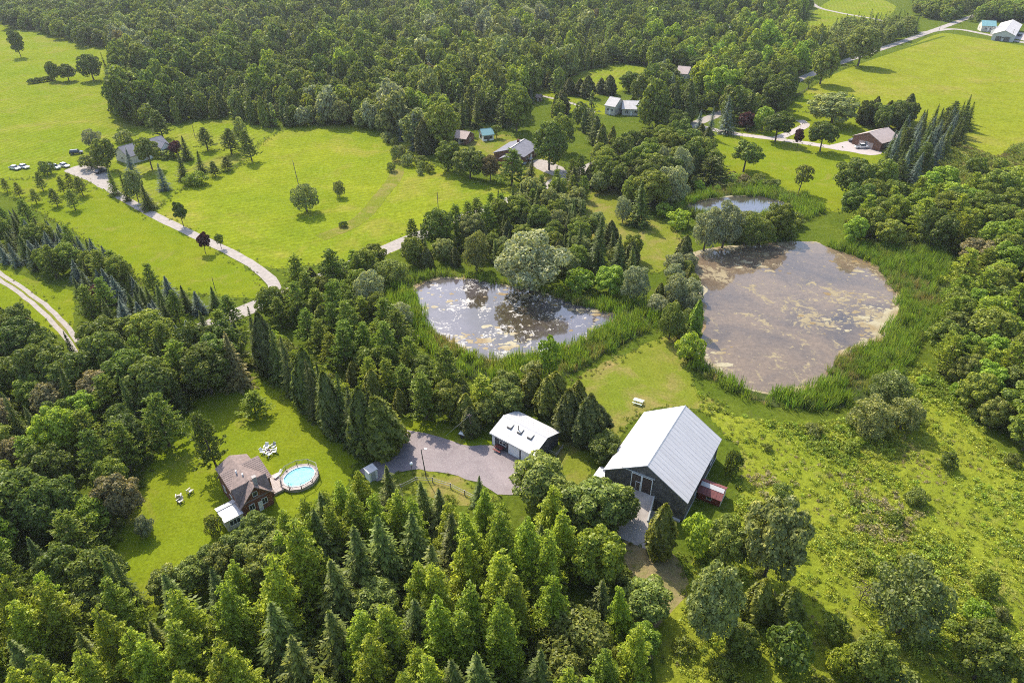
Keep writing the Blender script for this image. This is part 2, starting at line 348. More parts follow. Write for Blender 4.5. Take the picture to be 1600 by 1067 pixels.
YARDS = [yard('parking_pad', [(100,268),(118,260),(140,258),(165,262),(172,280),(160,296),(140,284)], .052, M['gravel']),
         yard('asphalt_yard', [(560,735),(595,715),(612,690),(622,670),(660,676),(705,688),(735,697),(768,696),(830,724),(846,745),(815,772),(778,772),(745,752),(700,740),(655,734),(620,738),(590,752)], .056, M['asphalt']),
         yard('estate_yard', [(1290,230),(1318,222),(1345,218),(1372,226),(1378,240),(1360,243),(1330,238)], .056, M['stone']),
         yard('garden_yard', [(826,252),(850,250),(880,262),(890,276),(868,276),(838,264)], .054, M['gravel']),
         yard('farmhouse_yard', [(1000,168),(1025,166),(1048,176),(1042,184),(1005,180)], .05, M['gravel']),
         yard('hilltop_yard', [(1555,46),(1600,52),(1640,60),(1640,72),(1600,64),(1555,54)], .054, M['stone'])]
POND1 = [(648,447),(688,433),(740,437),(790,446),(830,452),(870,466),(905,478),(940,486),(968,492),(960,507),(930,524),(890,541),(850,557),(800,565),(750,560),(718,546),(686,524),(661,508),(651,482)]
POND2 = [(1082,396),(1130,386),(1180,383),(1235,377),(1275,379),(1305,391),(1345,403),(1375,420),(1388,442),(1406,465),(1404,482),(1388,510),(1372,534),(1345,540),(1318,556),(1300,572),(1290,592),(1265,607),(1230,618),(1190,613),(1150,601),(1110,581),(1088,562),(1087,545),(1098,520),(1094,480),(1088,450),(1078,420)]
POND3 = [(1058,328),(1090,315),(1140,307),(1190,307),(1228,318),(1232,330),(1180,338),(1110,338),(1075,336)]
for n_, P_, m_ in (('lily_pond', POND1, 'pond1'), ('algae_pond', POND2, 'pond2'), ('small_pond', POND3, 'pond3')):
    sheet(n_, P_, .07, M[m_], .22, seed=4)
REED1 = [(600,450),(645,432),(700,430),(770,440),(880,462),(960,478),(1030,478),(1030,505),(960,545),(900,580),(850,598),(780,602),(720,592),(680,560),(640,520),(612,490)]
REED2 = [(1300,384),(1380,388),(1475,388),(1490,440),(1470,490),(1430,545),(1400,600),(1368,622),(1290,640),(1200,635),(1140,610),(1088,580),(1076,560),(1090,540),(1250,560)]
REED3 = [(1040,335),(1060,308),(1120,295),(1190,292),(1250,305),(1290,330),(1240,350),(1230,378),(1200,378),(1100,345)]
for n_, P_ in (('lily_pond_bank', REED1), ('algae_pond_bank', REED2), ('small_pond_bank', REED3)): sheet(n_, P_, .06, M['reedbed'], .4, seed=6)

# algae gathered along the shores and floating rafts of it
m, t, b = new_mat('algae_mat'); c = mix(t, ramp(t, noise(t, .12, 5), [(.4, g3(0)), (.6, g3(1))]), (.20,.125,.035), (.34,.29,.17)); c = mix(t, .6, c, ramp(t, noise(t, 2.0, 8, .75), [(.3, g3(.55)), (.7, g3(1.3))]), 'MULTIPLY')
t.links.new(c, b.inputs['Base Color']); b.inputs['Roughness'].default_value = .6; bump(t, b, noise(t, 3, 6, .7), .4, .06); M['algae'] = m
def algae(name, pond, seed, wmax, rafts, label):
    rg = np.random.default_rng(seed); P = np.array(smooth(W(pond), 6, .05, 1)); n = len(P); mb = MB()
    c = P.mean(0); ph = rg.uniform(0, 6.28, 5); k = np.arange(n)/n*6.2832
    wd = np.clip(.25+.6*np.sin(k*2+ph[0])+.5*np.sin(k*5+ph[1])+.35*np.sin(k*11+ph[2])+.3*np.sin(k*23+ph[3])+rg.normal(0, .12, n), 0, 2)*wmax/1.6
    d = c-P; d /= np.linalg.norm(d, axis=1, keepdims=True)
    Q = P+d*wd[:, None]
    for i in range(n):
        j = (i+1) % n
        if wd[i] > .05 or wd[j] > .05: mb.add([(*(P[i]-d[i]*.4), .078), (*(P[j]-d[j]*.4), .078), (*Q[j], .078), (*Q[i], .078)], [(0,1,2,3)])
    x0, y0 = P.min(0); x1, y1 = P.max(0); cl = [(rg.uniform(x0, x1), rg.uniform(y0, y1)) for _ in range(9)]
    for q in range(rafts):
        cx, cy = cl[rg.integers(len(cl))]; x, y = cx+rg.normal(0, 4.2), cy+rg.normal(0, 3.2)
        if not inpoly(np.array([x]), np.array([y]), P)[0]: continue
        r = rg.gamma(1.2, .2)+.1; a0 = rg.uniform(0, 6.28); ns = 9; V = [(x, y, .083)]
        for i in range(ns): a = a0+6.2832*i/ns; rr = r*rg.uniform(.5, 1.3); V.append((x+rr*1.5*math.cos(a), y+rr*.9*math.sin(a), .082+rg.uniform(0, .002)))
        mb.add(V, [(0, 1+i, 1+(i+1) % ns) for i in range(ns)])
    o = mb.build(name, M['algae']); o['kind'] = 'stuff'; tag(o, label, 'algae')
algae('pond_algae', POND2, 8, 3.4, 520, 'tan and golden algae along the shores of the right pond')
algae('pond_algae', POND1, 12, 1.6, 330, 'golden algae along the shores of the lily pond')
algae('pond_algae', POND3, 13, 1.0, 10, 'brownish algae along the small pond shores')
# ------------------------------------------------------------------ buildings
def window(parent, x, y, z, w_, h, face, mat='whitepaint', n=1):
    """framed window standing proud of a wall; face = outward direction '-y', '+y', '-x', '+x'"""
    f = MB(); p = MB(); t = .07
    def put_(m, a0, a1, z0, z1, d0, d1):
        if face[1] == 'y': s = 1 if face[0] == '+' else -1; m.box(a0, a1, min(y+s*d0, y+s*d1), max(y+s*d0, y+s*d1), z0, z1)
        else: s = 1 if face[0] == '+' else -1; m.box(min(x+s*d0, x+s*d1), max(x+s*d0, x+s*d1), a0, a1, z0, z1)
    c = x if face[1] == 'y' else y
    a0, a1, z0, z1 = c-w_/2, c+w_/2, z-h/2, z+h/2
    put_(f, a0, a1, z0-t, z0+.003, .01, .08); put_(f, a0, a1, z1-.003, z1+t, .01, .08); put_(f, a0-t, a0+.003, z0-t, z1+t, .012, .075); put_(f, a1-.003, a1+t, z0-t, z1+t, .012, .075)
    for k in range(1, n): put_(f, a0+w_*k/n-.03, a0+w_*k/n+.03, z0, z1, .012, .07)
    o = f.build('window', M[mat], parent); put_(p, a0, a1, z0, z1, .012, .035); p.build('pane', M['glass'], o); return o
def panel(parent, name, x0, x1, y, z0, z1, mat, d=.06, s=-1):
    m = MB(); a, b = sorted((y+s*.01, y+s*d)); m.box(x0, x1, a, b, z0, z1); return m.build(name, M[mat], parent)
def gable_roof(L2, W2, eave, ridge, th=.16, axis='x', ribs=0, cx=0, cy=0):
    """two sloped slabs (L2 half length with overhang, W2 half width with overhang), raised ribs and a ridge cap"""
    m = MB()
    def P(l, w_, z): return (cx+l, cy+w_, z) if axis == 'x' else (cx+w_, cy+l, z)
    for s in (-1, 1):
        m.hexa([P(-L2, 0, ridge-th), P(L2, 0, ridge-th), P(L2, s*W2, eave-th), P(-L2, s*W2, eave-th)], [P(-L2, 0, ridge), P(L2, 0, ridge), P(L2, s*W2, eave), P(-L2, s*W2, eave)])
        if ribs:
            n = int(2*L2/ribs)
            for i in range(n+1):
                l = -L2+.02+(2*L2-.04)*i/n
                m.hexa([P(l-.03, 0, ridge-.02), P(l+.03, 0, ridge-.02), P(l+.03, s*W2, eave-.02), P(l-.03, s*W2, eave-.02)], [P(l-.02, 0, ridge+.025), P(l+.02, 0, ridge+.025), P(l+.02, s*(W2+.002), eave+.025), P(l-.02, s*(W2+.002), eave+.025)])
    k = .22; dz = (ridge-eave)*k/W2
    m.hexa([P(-L2-.02, -k, ridge-dz+.01), P(L2+.02, -k, ridge-dz+.01), P(L2+.02, k, ridge-dz+.01), P(-L2-.02, k, ridge-dz+.01)], [P(-L2-.02, -.02, ridge+.07), P(L2+.02, -.02, ridge+.07), P(L2+.02, .02, ridge+.07), P(-L2-.02, .02, ridge+.07)])
    return m
def gable_walls(L2, W2, eave, ridge, axis='x', cx=0, cy=0):
    poly = [(-W2, 0), (W2, 0), (W2, eave), (0, ridge), (-W2, eave)]
    if axis == 'x': return MB().prism([(cy+p, q) for p, q in poly], 'x', cx-L2, cx+L2)
    return MB().prism([(cx+p, q) for p, q in poly], 'y', cy-L2, cy+L2)
def boards(parent, name, mat, w_, n, frame, ztop, z0=0.0, skip=None):
    """vertical boards, one proud of the next; frame(t) -> point on the wall line, outward normal"""
    m = MB()
    for i in range(n):
        a, b = i/n, (i+1)/n; d = .05 if i % 2 else .02
        (ax, ay), (nx, ny) = frame(a); (bx, by), _ = frame(b)
        za, zb = ztop(a), ztop(b); mid = ztop((a+b)/2)
        if mid > max(za, zb): za = zb = mid-.02
        m.hexa([(ax-nx*.1, ay-ny*.1, z0), (bx-nx*.1, by-ny*.1, z0), (bx+nx*d, by+ny*d, z0), (ax+nx*d, ay+ny*d, z0)], [(ax-nx*.1, ay-ny*.1, za), (bx-nx*.1, by-ny*.1, zb), (bx+nx*d, by+ny*d, zb), (ax+nx*d, ay+ny*d, za)])
    return m.build(name, M[mat], parent)

# big barn
barn = empty('barn', (25.95, 87.25, 0), R(-31.36), 'big dark board barn with a pale metal gable roof', 'barn')
BW, BL, BE, BR = 6.95, 8.6, 4.45, 8.95
sl = (BR-BE)/7.27
gtop = lambda x: BR-.22-abs(x)*sl
boards(barn, 'wall', 'barnwood', 0, 48, lambda t: ((-BW+2*BW*t, -BL), (0, -1)), lambda t: gtop(-BW+2*BW*t))
boards(barn, 'wall', 'barnwood', 0, 48, lambda t: ((BW-2*BW*t, BL), (0, 1)), lambda t: gtop(BW-2*BW*t))
boards(barn, 'wall', 'barnwood', 0, 58, lambda t: ((BW, -BL+2*BL*t), (1, 0)), lambda t: gtop(BW), .45)
boards(barn, 'wall', 'barnwood', 0, 58, lambda t: ((-BW, BL-2*BL*t), (-1, 0)), lambda t: gtop(BW))
gable_roof(8.9, 7.27, BE, BR, .14, 'y', .9).build('roof', M['streakroof'], barn)
MB().box(BW-.25, BW+.09, -BL-.05, BL+.05, 0, .452).build('foundation', M['greytrim'], barn)
for a, b in ((-2.36, -.62), (-.56, 1.22)):
    d = panel(barn, 'barn_door', a, b, -BL-.06, 2.95, 6.35, 'barndoor', .08)
    m = MB(); y0, y1 = -BL-.20, -BL-.145
    m.box(a-.02, a+.10, y0, y1, 2.95, 6.35); m.box(b-.10, b+.02, y0, y1, 2.95, 6.35); m.box(a+.10, b-.10, y0, y1-.002, 6.23, 6.35); m.build('door_trim', M['whitepaint'], d)
md = panel(barn, 'man_door', -1.45, -.75, -BL-.205, 2.95, 4.75, 'barndoor', .05)
m = MB(); m.box(-1.52, -1.45, -BL-.28, -BL-.21, 2.95, 4.82); m.box(-.75, -.68, -BL-.28, -BL-.21, 2.95, 4.82); m.box(-1.45, -.75, -BL-.278, -BL-.212, 4.75, 4.82); m.build('door_trim', M['whitepaint'], md)
panel(barn, 'door_track', -4.1, 1.5, -BL-.06, 6.45, 6.6, 'greytrim', .14)
window(barn, 3.1, -BL-.05, 1.9, 1.5, .55, '-y', 'barndoor', 3)
window(barn, BW+.05, 5.2, 2.4, 1.9, 1.3, '+x', 'whitepaint', 3)
window(barn, BW+.05, -3.4, 1.5, 1.2, .8, '+x', 'greytrim', 2)
panel(barn, 'board_ledge', 4.2, 6.6, -BL-.06, .02, .3, 'greytrim', .5)
# earth and concrete ramp up to the barn doors
m = MB(); n = 10
for i in range(n):
    def sec(t): y = -BL-.12-8.2*t; z = 2.94*(1-t)**1.25+.06; sh = 2.6*t*t; return (-2.7-.3*t+sh, 1.7+.6*t+sh, y, z)
    a, b = sec(i/n), sec((i+1)/n)
    m.hexa([(b[0]-.3, b[2], -.1), (b[1]+.1, b[2], -.1), (a[1]+.1, a[2], -.1), (a[0]-.3, a[2], -.1)], [(b[0], b[2], b[3]), (b[1], b[2], b[3]), (a[1], a[2], a[3]), (a[0], a[2], a[3])])
ramp_o = empty('barn_ramp', (25.95, 87.25, 0), R(-31.36), 'pale concrete ramp rising to the big barn doors', 'ramp'); m.build('ramp_slab', M['concrete'], ramp_o)
m = MB(); m.hexa([(1.72,-BL-.3,0),(1.95,-BL-.3,0),(2.6,-BL-4.2,0),(2.37,-BL-4.2,0)][::-1], [(1.72,-BL-.3,3.25),(1.95,-BL-.3,3.25),(2.6,-BL-4.2,1.6),(2.37,-BL-4.2,1.6)][::-1]); m.build('retaining_wall', M['greytrim'], ramp_o)
sheet('ramp_apron', [(980,806),(1000,796),(1028,800),(1030,818),(1012,850),(985,850)], .064, M['concrete'], .1)
# red shed on the barn's right side
bu, bv = Vector((math.cos(R(-31.36)), math.sin(R(-31.36)), 0)), Vector((-math.sin(R(-31.36)), math.cos(R(-31.36)), 0))
def barnpt(x, y): return Vector((25.95, 87.25, 0))+bu*x+bv*y
red = empty('shed', barnpt(9.15, -.9), R(-31.36), 'small red shed with a dull red gable roof against the barn wall', 'shed')
gable_walls(1.85, 1.55, 1.75, 2.65).build('wall', M['redpaint'], red)
gable_roof(2.05, 1.85, 1.62, 2.78, .1, 'x', .5).build('roof', M['redroof'], red)
m = MB(); m.hexa([(-1.9,-.75,2.33),(1.95,-.75,2.33),(1.95,-.12,2.73),(-1.9,-.12,2.73)],[(-1.9,-.75,2.38),(1.95,-.75,2.38),(1.95,-.12,2.79),(-1.9,-.12,2.79)]); m.build('roof_patch', M['barnroof'], red)
m = MB().prism([(-1.5,.05),(1.5,.05),(1.5,1.72),(0,2.6),(-1.5,1.72)], 'x', 1.86, 1.93); m.build('gable_panel', M['cream'], red)
window(red, 0, -1.56, 1.0, .7, .6, '-y')
lean = empty('lean_to', barnpt(-8.05, -7.2), R(-31.36), 'little lean-to with a pale sheet roof at the left barn corner', 'shed')
m = MB().prism([(-.85,0),(.95,0),(.95,2.1),(-.85,1.7)], 'y', -1.2, 1.2); m.build('wall', M['greywood'], lean)
MB().hexa([(-1.1,-1.4,1.68),(.98,-1.4,2.14),(.98,1.4,2.14),(-1.1,1.4,1.68)],[(-1.1,-1.4,1.75),(.98,-1.4,2.21),(.98,1.4,2.21),(-1.1,1.4,1.75)]).build('roof', M['barnroof'], lean)
panel(lean, 'door', -.4, .4, -1.2, .02, 1.6, 'greytrim')
# garage
gar = empty('garage', (2.37, 94.85, 0), R(-38.26), 'long low garage with a white metal roof beside the asphalt yard', 'garage')
gable_walls(4.75, 3.75, 2.72, 4.02).build('wall', M['darkwall'], gar)
gable_roof(5.02, 4.08, 2.78, 4.2, .1, 'x', .5).build('roof', M['barnroof'], gar)
for a, b in ((-.85, 1.65), (2.0, 4.35)):
    d = panel(gar, 'garage_door', a, b, -3.75, .02, 2.3, 'whitepaint', .07)
    m = MB()
    for k in range(5): m.box(a+.04, b-.04, -3.85, -3.815, .08+k*.45, .08+k*.45+.38)
    m.build('door_panels', M['whitepaint'], d)
panel(gar, 'door', -4.6, -4.0, -3.75, .02, 2.1, 'whitepaint', .07)
window(gar, -2.15, -3.75, 1.55, 1.5, .6, '-y', 'whitepaint', 2)
for k, x in enumerate((-2.35, -.1, 2.2)):
    yy = -1.25; zz = 4.2-1.25*(1.42/4.08)
    sk = MB().hexa([(x-.45,yy-.55,zz-.26),(x+.45,yy-.55,zz-.26),(x+.45,yy+.55,zz+.12),(x-.45,yy+.55,zz+.12)],[(x-.45,yy-.55,zz+.1),(x+.45,yy-.55,zz+.1),(x+.45,yy+.55,zz+.3),(x-.45,yy+.55,zz+.3)]).build('skylight', M['rail'], gar)
    MB().hexa([(x-.4,yy-.45,zz+.13),(x+.4,yy-.45,zz+.13),(x+.4,yy+.5,zz+.29),(x-.4,yy+.5,zz+.29)],[(x-.4,yy-.45,zz+.17),(x+.4,yy-.45,zz+.17),(x+.4,yy+.5,zz+.33),(x-.4,yy+.5,zz+.33)]).build('pane', M['greytrim'], sk)
MB().tube((-.55,-1.3,3.6), (-.55,-1.3,4.9), .09, .09, 10).build('vent_pipe', M['rail'], gar)
MB().box(-5.0, 5.0, -4.14, -4.06, 2.56, 2.66).build('gutter', M['greytrim'], gar)
def gpt(x, y): return Vector((2.37,94.85,0))+Vector((math.cos(R(-38.26)),math.sin(R(-38.26)),0))*x+Vector((math.sin(R(38.26)),math.cos(R(38.26)),0))*y
# brick cottage: three crossing roofs
AZ = R(42); CO = Vector((-42.18, 79.25, 0))
cot = empty('cottage', CO, AZ, 'red brick cottage with crossing brown shingle gables on the lawn', 'house')
MB().prism([(.25,0),(7.0,0),(7.0,3.1),(4.6,5.75),(.25,4.3)], 'x', -2.45, 3.5).build('wall', M['brick'], cot)
MB().prism([(-2.35,0),(2.75,0),(2.75,3.1),(.2,5.75),(-2.35,3.1)], 'y', -1.25, .24).build('wall', M['brick'], cot)
def slab(P4, th=.14, courses=0):
    """sloped roof plane from 4 corners (ridge a, ridge b, eave b, eave a) with shingle courses as overlapping steps"""
    m = MB(); a, b, c, d = [Vector(p) for p in P4]; up = (b-a).cross(d-a); up = up.normalized()*(1 if up.z > 0 else -1)
    n = max(1, courses)
    for i in range(n):
        t0, t1 = i/n, (i+1)/n; p0, p1, p2, p3 = a.lerp(d, t0), b.lerp(c, t0), b.lerp(c, t1), a.lerp(d, t1)
        lift = .035 if courses else 0
        m.hexa([p0-up*th, p1-up*th, p2-up*th, p3-up*th], [p0, p1, p2+up*lift, p3+up*lift])
    return m
rf = slab([(-2.75,4.6,6.0),(3.85,4.6,6.0),(3.85,.15,4.45),(-2.75,.15,4.45)], .14, 13).build('roof', M['shingle_brown'], cot)
slab([(-2.75,4.6,6.0),(3.85,4.6,6.0),(3.85,7.4,2.95),(-2.75,7.4,2.95)], .14, 10).build('roof', M['shingle_brown'], cot)
slab([(-2.7,0,5.9),(2.95,0,5.9),(2.95,-1.35,2.95),(-2.7,-1.35,2.95)], .14, 10).build('roof', M['shingle_brown'], cot)
slab([(-2.7,0,5.9),(2.95,0,5.9),(2.95,.9,4.75),(-2.7,.9,4.75)], .14, 3).build('roof', M['shingle_brown'], cot)
for s in (-1, 1):
    slab([(.2,7.5,6.25),(.2,-.1,6.12),(.2+s*2.75,-.1,4.85),(.2+s*2.75,7.5,4.95)], .12, 0).build('roof', M['shingle_brown'], cot)
    slab([(.2,.3,6.05),(.2,-2.0,6.05),(.2+s*2.95,-2.0,2.85),(.2+s*2.95,.3,2.85)], .12, 9).build('roof', M['shingle_brown'], cot)
MB().prism([(-2.2,3.2),(2.6,3.2),(2.6,4.7),(.2,6.0),(-2.2,4.7)], 'y', 5.0, 7.2).build('wall', M['brick'], cot)
ch = MB().box(.55, 1.1, -1.15, -.6, 4.2, 7.0).build('chimney', M['greywood'], cot); MB().box(.48, 1.17, -1.22, -.53, 7.0, 7.12).build('chimney_cap', M['concrete'], ch)
for x, y in ((-.55, 3.1), (-.05, 1.7)): MB().tube((x, y, 5.4), (x, y, 6.45), .13, .13, 8).build('roof_vent', M['whitepaint'], cot)
window(cot, -.75, -1.25, 1.7, .8, 1.1, '-y', 'whitepaint', 2); window(cot, 1.4, -1.25, 1.7, .8, 1.1, '-y', 'whitepaint', 2); window(cot, .2, -1.25, 4.0, .7, .8, '-y', 'whitepaint', 1)
window(cot, -2.45, 2.4, 2.0, .9, 1.1, '-x', 'whitepaint', 2); window(cot, -2.45, 5.2, 2.0, .9, 1.1, '-x', 'whitepaint', 2)
d = panel(cot, 'door', .25, .95, -1.25, .02, 2.05, 'whitepaint', .07)
def cpt(x, y, z=0): return CO+Vector((math.cos(AZ),math.sin(AZ),0))*x+Vector((-math.sin(AZ),math.cos(AZ),0))*y+Vector((0,0,z))
sunr = empty('sunroom', cpt(-4.0, -.35), AZ, 'white roofed sunroom built onto the left side of the cottage', 'sunroom')
MB().box(-1.35, 1.4, -1.7, 1.7, 0, 2.35).build('wall', M['cream'], sunr)
slab([(-1.6,.7,2.75),(1.5,.7,2.75),(1.5,-1.95,2.4),(-1.6,-1.95,2.4)], .08).build('roof', M['barnroof'], sunr); slab([(-1.6,.7,2.75),(1.5,.7,2.75),(1.5,1.95,2.45),(-1.6,1.95,2.45)], .08).build('roof', M['barnroof'], sunr)
MB().box(-1.62, 1.52, .62, .78, 2.74, 2.84).build('ridge_trim', M['greytrim'], sunr)
for y in (-1.0, 0, 1.0): window(sunr, -1.35, y, 1.4, .75, 1.0, '-x')
window(sunr, 0, -1.7, 1.4, 1.6, 1.0, '-y', 'whitepaint', 3)
# patio deck and pool
deck = empty('patio_deck', cpt(4.85, 2.5), AZ, 'pale pink stone patio deck between the cottage and the pool', 'deck')
for i in range(4):
    for j in range(6):
        rr_ = random.Random(i*9+j); z_ = .5+rr_.uniform(0, .02)
        MB().box(-1.25+i*.66+.012, -1.25+(i+1)*.66-.012, -2.2+j*.74+.012, -2.2+(j+1)*.74-.012, .3, z_).build('slab', M['stone'], deck)
MB().box(-1.25, 1.39, -2.2, 2.24, 0, .47).build('deck_base', M['concrete'], deck)
PC = Vector((-36.55, 85.75, 0)); pool = empty('swimming_pool', PC, AZ, 'oval turquoise swimming pool ringed by a railed deck', 'pool')
n = 32; prof = [(2.05,.35),(2.05,1.15),(2.12,1.22),(2.12,0)]
MB().lathe([(2.45,.1),(2.45,.72),(2.6,.76),(2.6,0)], n, sx=1.08, sy=.9).build('pool_wall', M['whitepaint'], pool)
m = MB(); V = [(2.45*1.08*math.cos(6.2832*i/n), 2.45*.9*math.sin(6.2832*i/n), .6) for i in range(n)]; m.add(V, [tuple(range(n))]); m.build('pool_water', M['pool'], pool)
m = MB(); NN = 10
for i in range(NN):
    a0, a1 = 6.2832*(i+.04)/NN, 6.2832*(i+.96)/NN
    o0 = [(2.61*1.08*math.cos(a), 2.61*.9*math.sin(a)) for a in (a0, a1)]; o1 = [(3.3*1.04*math.cos(a), 3.3*.95*math.sin(a)) for a in (a0, a1)]
    mm = MB().hexa([(*o0[0],.55),(*o0[1],.55),(*o1[1],.55),(*o1[0],.55)], [(*o0[0],.68),(*o0[1],.68),(*o1[1],.68),(*o1[0],.68)]); mm.build('deck_panel', M['stone'], pool)
MB().lathe([(3.2,0),(3.2,.54)], 20, sx=1.04, sy=.95).build('deck_skirt', M['concrete'], pool)
for i in range(NN):
    a = 6.2832*i/NN; b = 6.2832*(i+1)/NN; p = Vector((3.2*1.04*math.cos(a), 3.2*.95*math.sin(a), .68)); q = Vector((3.2*1.04*math.cos(b), 3.2*.95*math.sin(b), .68))
    MB().tube(p, p+Vector((0,0,1.15)), .05, .05, 6).build('fence_post', M['rail'], pool)
    if i in (5, 6): continue
    fp = MB(); fp.tube(p+Vector((0,0,1.1)), q+Vector((0,0,1.1)), .05, .05, 5); fp.tube(p+Vector((0,0,.12)), q+Vector((0,0,.12)), .03, .03, 5)
    for k in range(1, 9): c_ = p.lerp(q, k/9); fp.tube(c_+Vector((0,0,.12)), c_+Vector((0,0,1.1)), .014, .014, 4, False)
    fp.build('fence_rail', M['greywood'], pool)
m = MB(); m.tube((-2.3,-.9,.6), (-2.3,-.9,1.45), .03); m.tube((-2.05,-1.25,.6), (-2.05,-1.25,1.45), .03); m.tube((-2.3,-.9,1.45),(-2.8,-1.2,.8),.03); m.tube((-2.05,-1.25,1.45),(-2.55,-1.55,.8),.03); m.build('ladder', M['chrome'], pool)
ws = empty('shed', (-24.2, 86.1, 0), R(42), 'small plain white shed at the left end of the asphalt yard', 'shed')
MB().box(-.8, .8, -.75, .75, 0, 2.05).build('wall', M['whitepaint'], ws); MB().hexa([(-.92,-.87,2.05),(.92,-.87,2.05),(.92,.87,2.2),(-.92,.87,2.2)],[(-.92,-.87,2.15),(.92,-.87,2.15),(.92,.87,2.3),(-.92,.87,2.3)]).build('roof', M['barnroof'], ws); panel(ws, 'door', -.4, .4, -.75, .03, 1.8, 'greytrim')

def ridge_house(label, p1, p2, zr, width, eave, roof, wall, cat='house', name='house', trim='whitepaint', nw=3, chim=False, extra=0, porch=False):
    """gabled house whose ridge ends are seen at p1, p2"""
    a, b = G(*p1, zr), G(*p2, zr); c = (a+b)/2; az = math.atan2(b.y-a.y, b.x-a.x); L2 = (b-a).length/2
    h = empty(name, (c.x, c.y, 0), az, label, cat)
    gable_walls(L2-.35, width/2-.4, eave, zr-.25).build('wall', M[wall], h)
    r_ = gable_roof(L2, width/2, eave-.05, zr, .18, 'x').build('roof', M[roof], h)
    if chim: MB().box(L2*.3, L2*.3+.8, .2, .9, eave, zr+1.0).build('chimney', M['brick'], r_)
    for s, f in ((-1, '-y'), (1, '+y')):
        for k in range(nw):
            window(h, -L2*.7+1.4*L2*(k+.5)/nw, s*(width/2-.4), eave*.55, min(1.5, L2*.4), 1.1, f, trim, 2)
    window(h, L2-.35, 0, eave*.55, 1.3, 1.1, '+x', trim, 2); window(h, -L2+.35, 0, eave*.55, 1.3, 1.1, '-x', trim, 2)
    panel(h, 'door', -.5, .5, -(width/2-.4), .03, 2.1, trim, .08); return h, L2
h, L2 = ridge_house('long grey-roofed house with white gable beside the gravel parking pad', (184,230), (252,212), 6, 10, 3.0, 'shingle_grey', 'cream')
gable_walls(2.6, 2.4, 3.0, 5.2, 'y', L2-3.4, -4.6).build('wall', M['whitepaint'], h); gable_roof(3.0, 2.9, 2.9, 5.5, .15, 'y', 0, L2-3.4, -4.5).build('roof', M['shingle_grey'], h); window(h, L2-3.4, -7.2, 2.0, 2.0, 1.8, '-y', 'rail', 3)
h, L2 = ridge_house('brick bungalow with grey roof beside the great dark maple', (794,234), (820,217), 5.2, 13, 3.2, 'shingle_grey', 'brownbrick', chim=True)
gable_walls(2.4, 3.0, 2.8, 4.0, 'x', -L2-1.6, -1.5).build('wall', M['brick'], h); gable_roof(2.8, 3.4, 2.8, 4.2, .15, 'x', 0, -L2-1.7, -1.5).build('roof', M['shingle_grey'], h)
m = MB(); m.box(-L2*.9, L2*.9, -.25, .25, 5.16, 5.32); m.build('ridge_vent', M['shingle_pale'], h)
ridge_house('small cabin with a tan roof at the forest edge', (712,203), (735,206), 4.6, 8, 2.6, 'shingle_tan', 'brownbrick', 'cabin', 'cabin', 'cream', 2)
ridge_house('little white cabin with a teal metal roof at the forest edge', (750,202), (769,200), 4.4, 6, 2.6, 'teal', 'whitepaint', 'cabin', 'cabin', 'rail', 3)
ridge_house('tiny brown hut beside the clearing path', (838,147), (847,148), 3.2, 3.5, 2.0, 'shingle_brown', 'brownbrick', 'hut', 'hut', 'cream', 1)
ridge_house('pale roofed farmhouse half hidden by conifers, its lower long wing', (972,157), (1003,158), 5.5, 11, 3.0, 'shingle_pale', 'cream', nw=3)
ridge_house('pale roofed farmhouse gable standing left of the lower long wing', (953,151), (970,154), 7.0, 9, 4.0, 'shingle_pale', 'cream', nw=2)
ridge_house('pinkish roofed house in the woods right of the hilltop clearing', (1060,103), (1080,105), 6.5, 10, 3.6, 'shingle_tan', 'cream', nw=2)
ridge_house('long white roofed building alone in the far forest', (1121,40), (1153,38), 6, 11, 3.4, 'barnroof', 'cream', nw=3)
h, L2 = ridge_house('estate house with a tan roof and brick gable by the parked pickup', (1358,207), (1388,199), 6.2, 13, 3.4, 'shingle_tan', 'brownbrick', nw=3)
for y in (-2.9, .6): MB().box(-L2+.24, -L2+.35, y, y+2.6, .02, 2.4).build('garage_door', M['shingle_tan'], h)
ridge_house('house with a turquoise roof at the top right road', (1534,32), (1557,33), 7, 12, 4.0, 'teal', 'cream', nw=2)
h, L2 = ridge_house('grey gabled garage at the top right with dark doors', (1571,48), (1583,31), 7, 14, 4.2, 'shingle_pale', 'greytrim', 'garage', 'garage', nw=1)
for y in (-4.2, .8): MB().box(-L2+.2, -L2+.35, y, y+3.4, .02, 3.0).build('garage_door', M['rail'], h)
h, L2 = ridge_house('low grey wing between the turquoise roofed house and the garage', (1556,42), (1572,42), 5.5, 9, 3.2, 'shingle_pale', 'greytrim', 'garage', 'garage', nw=1)

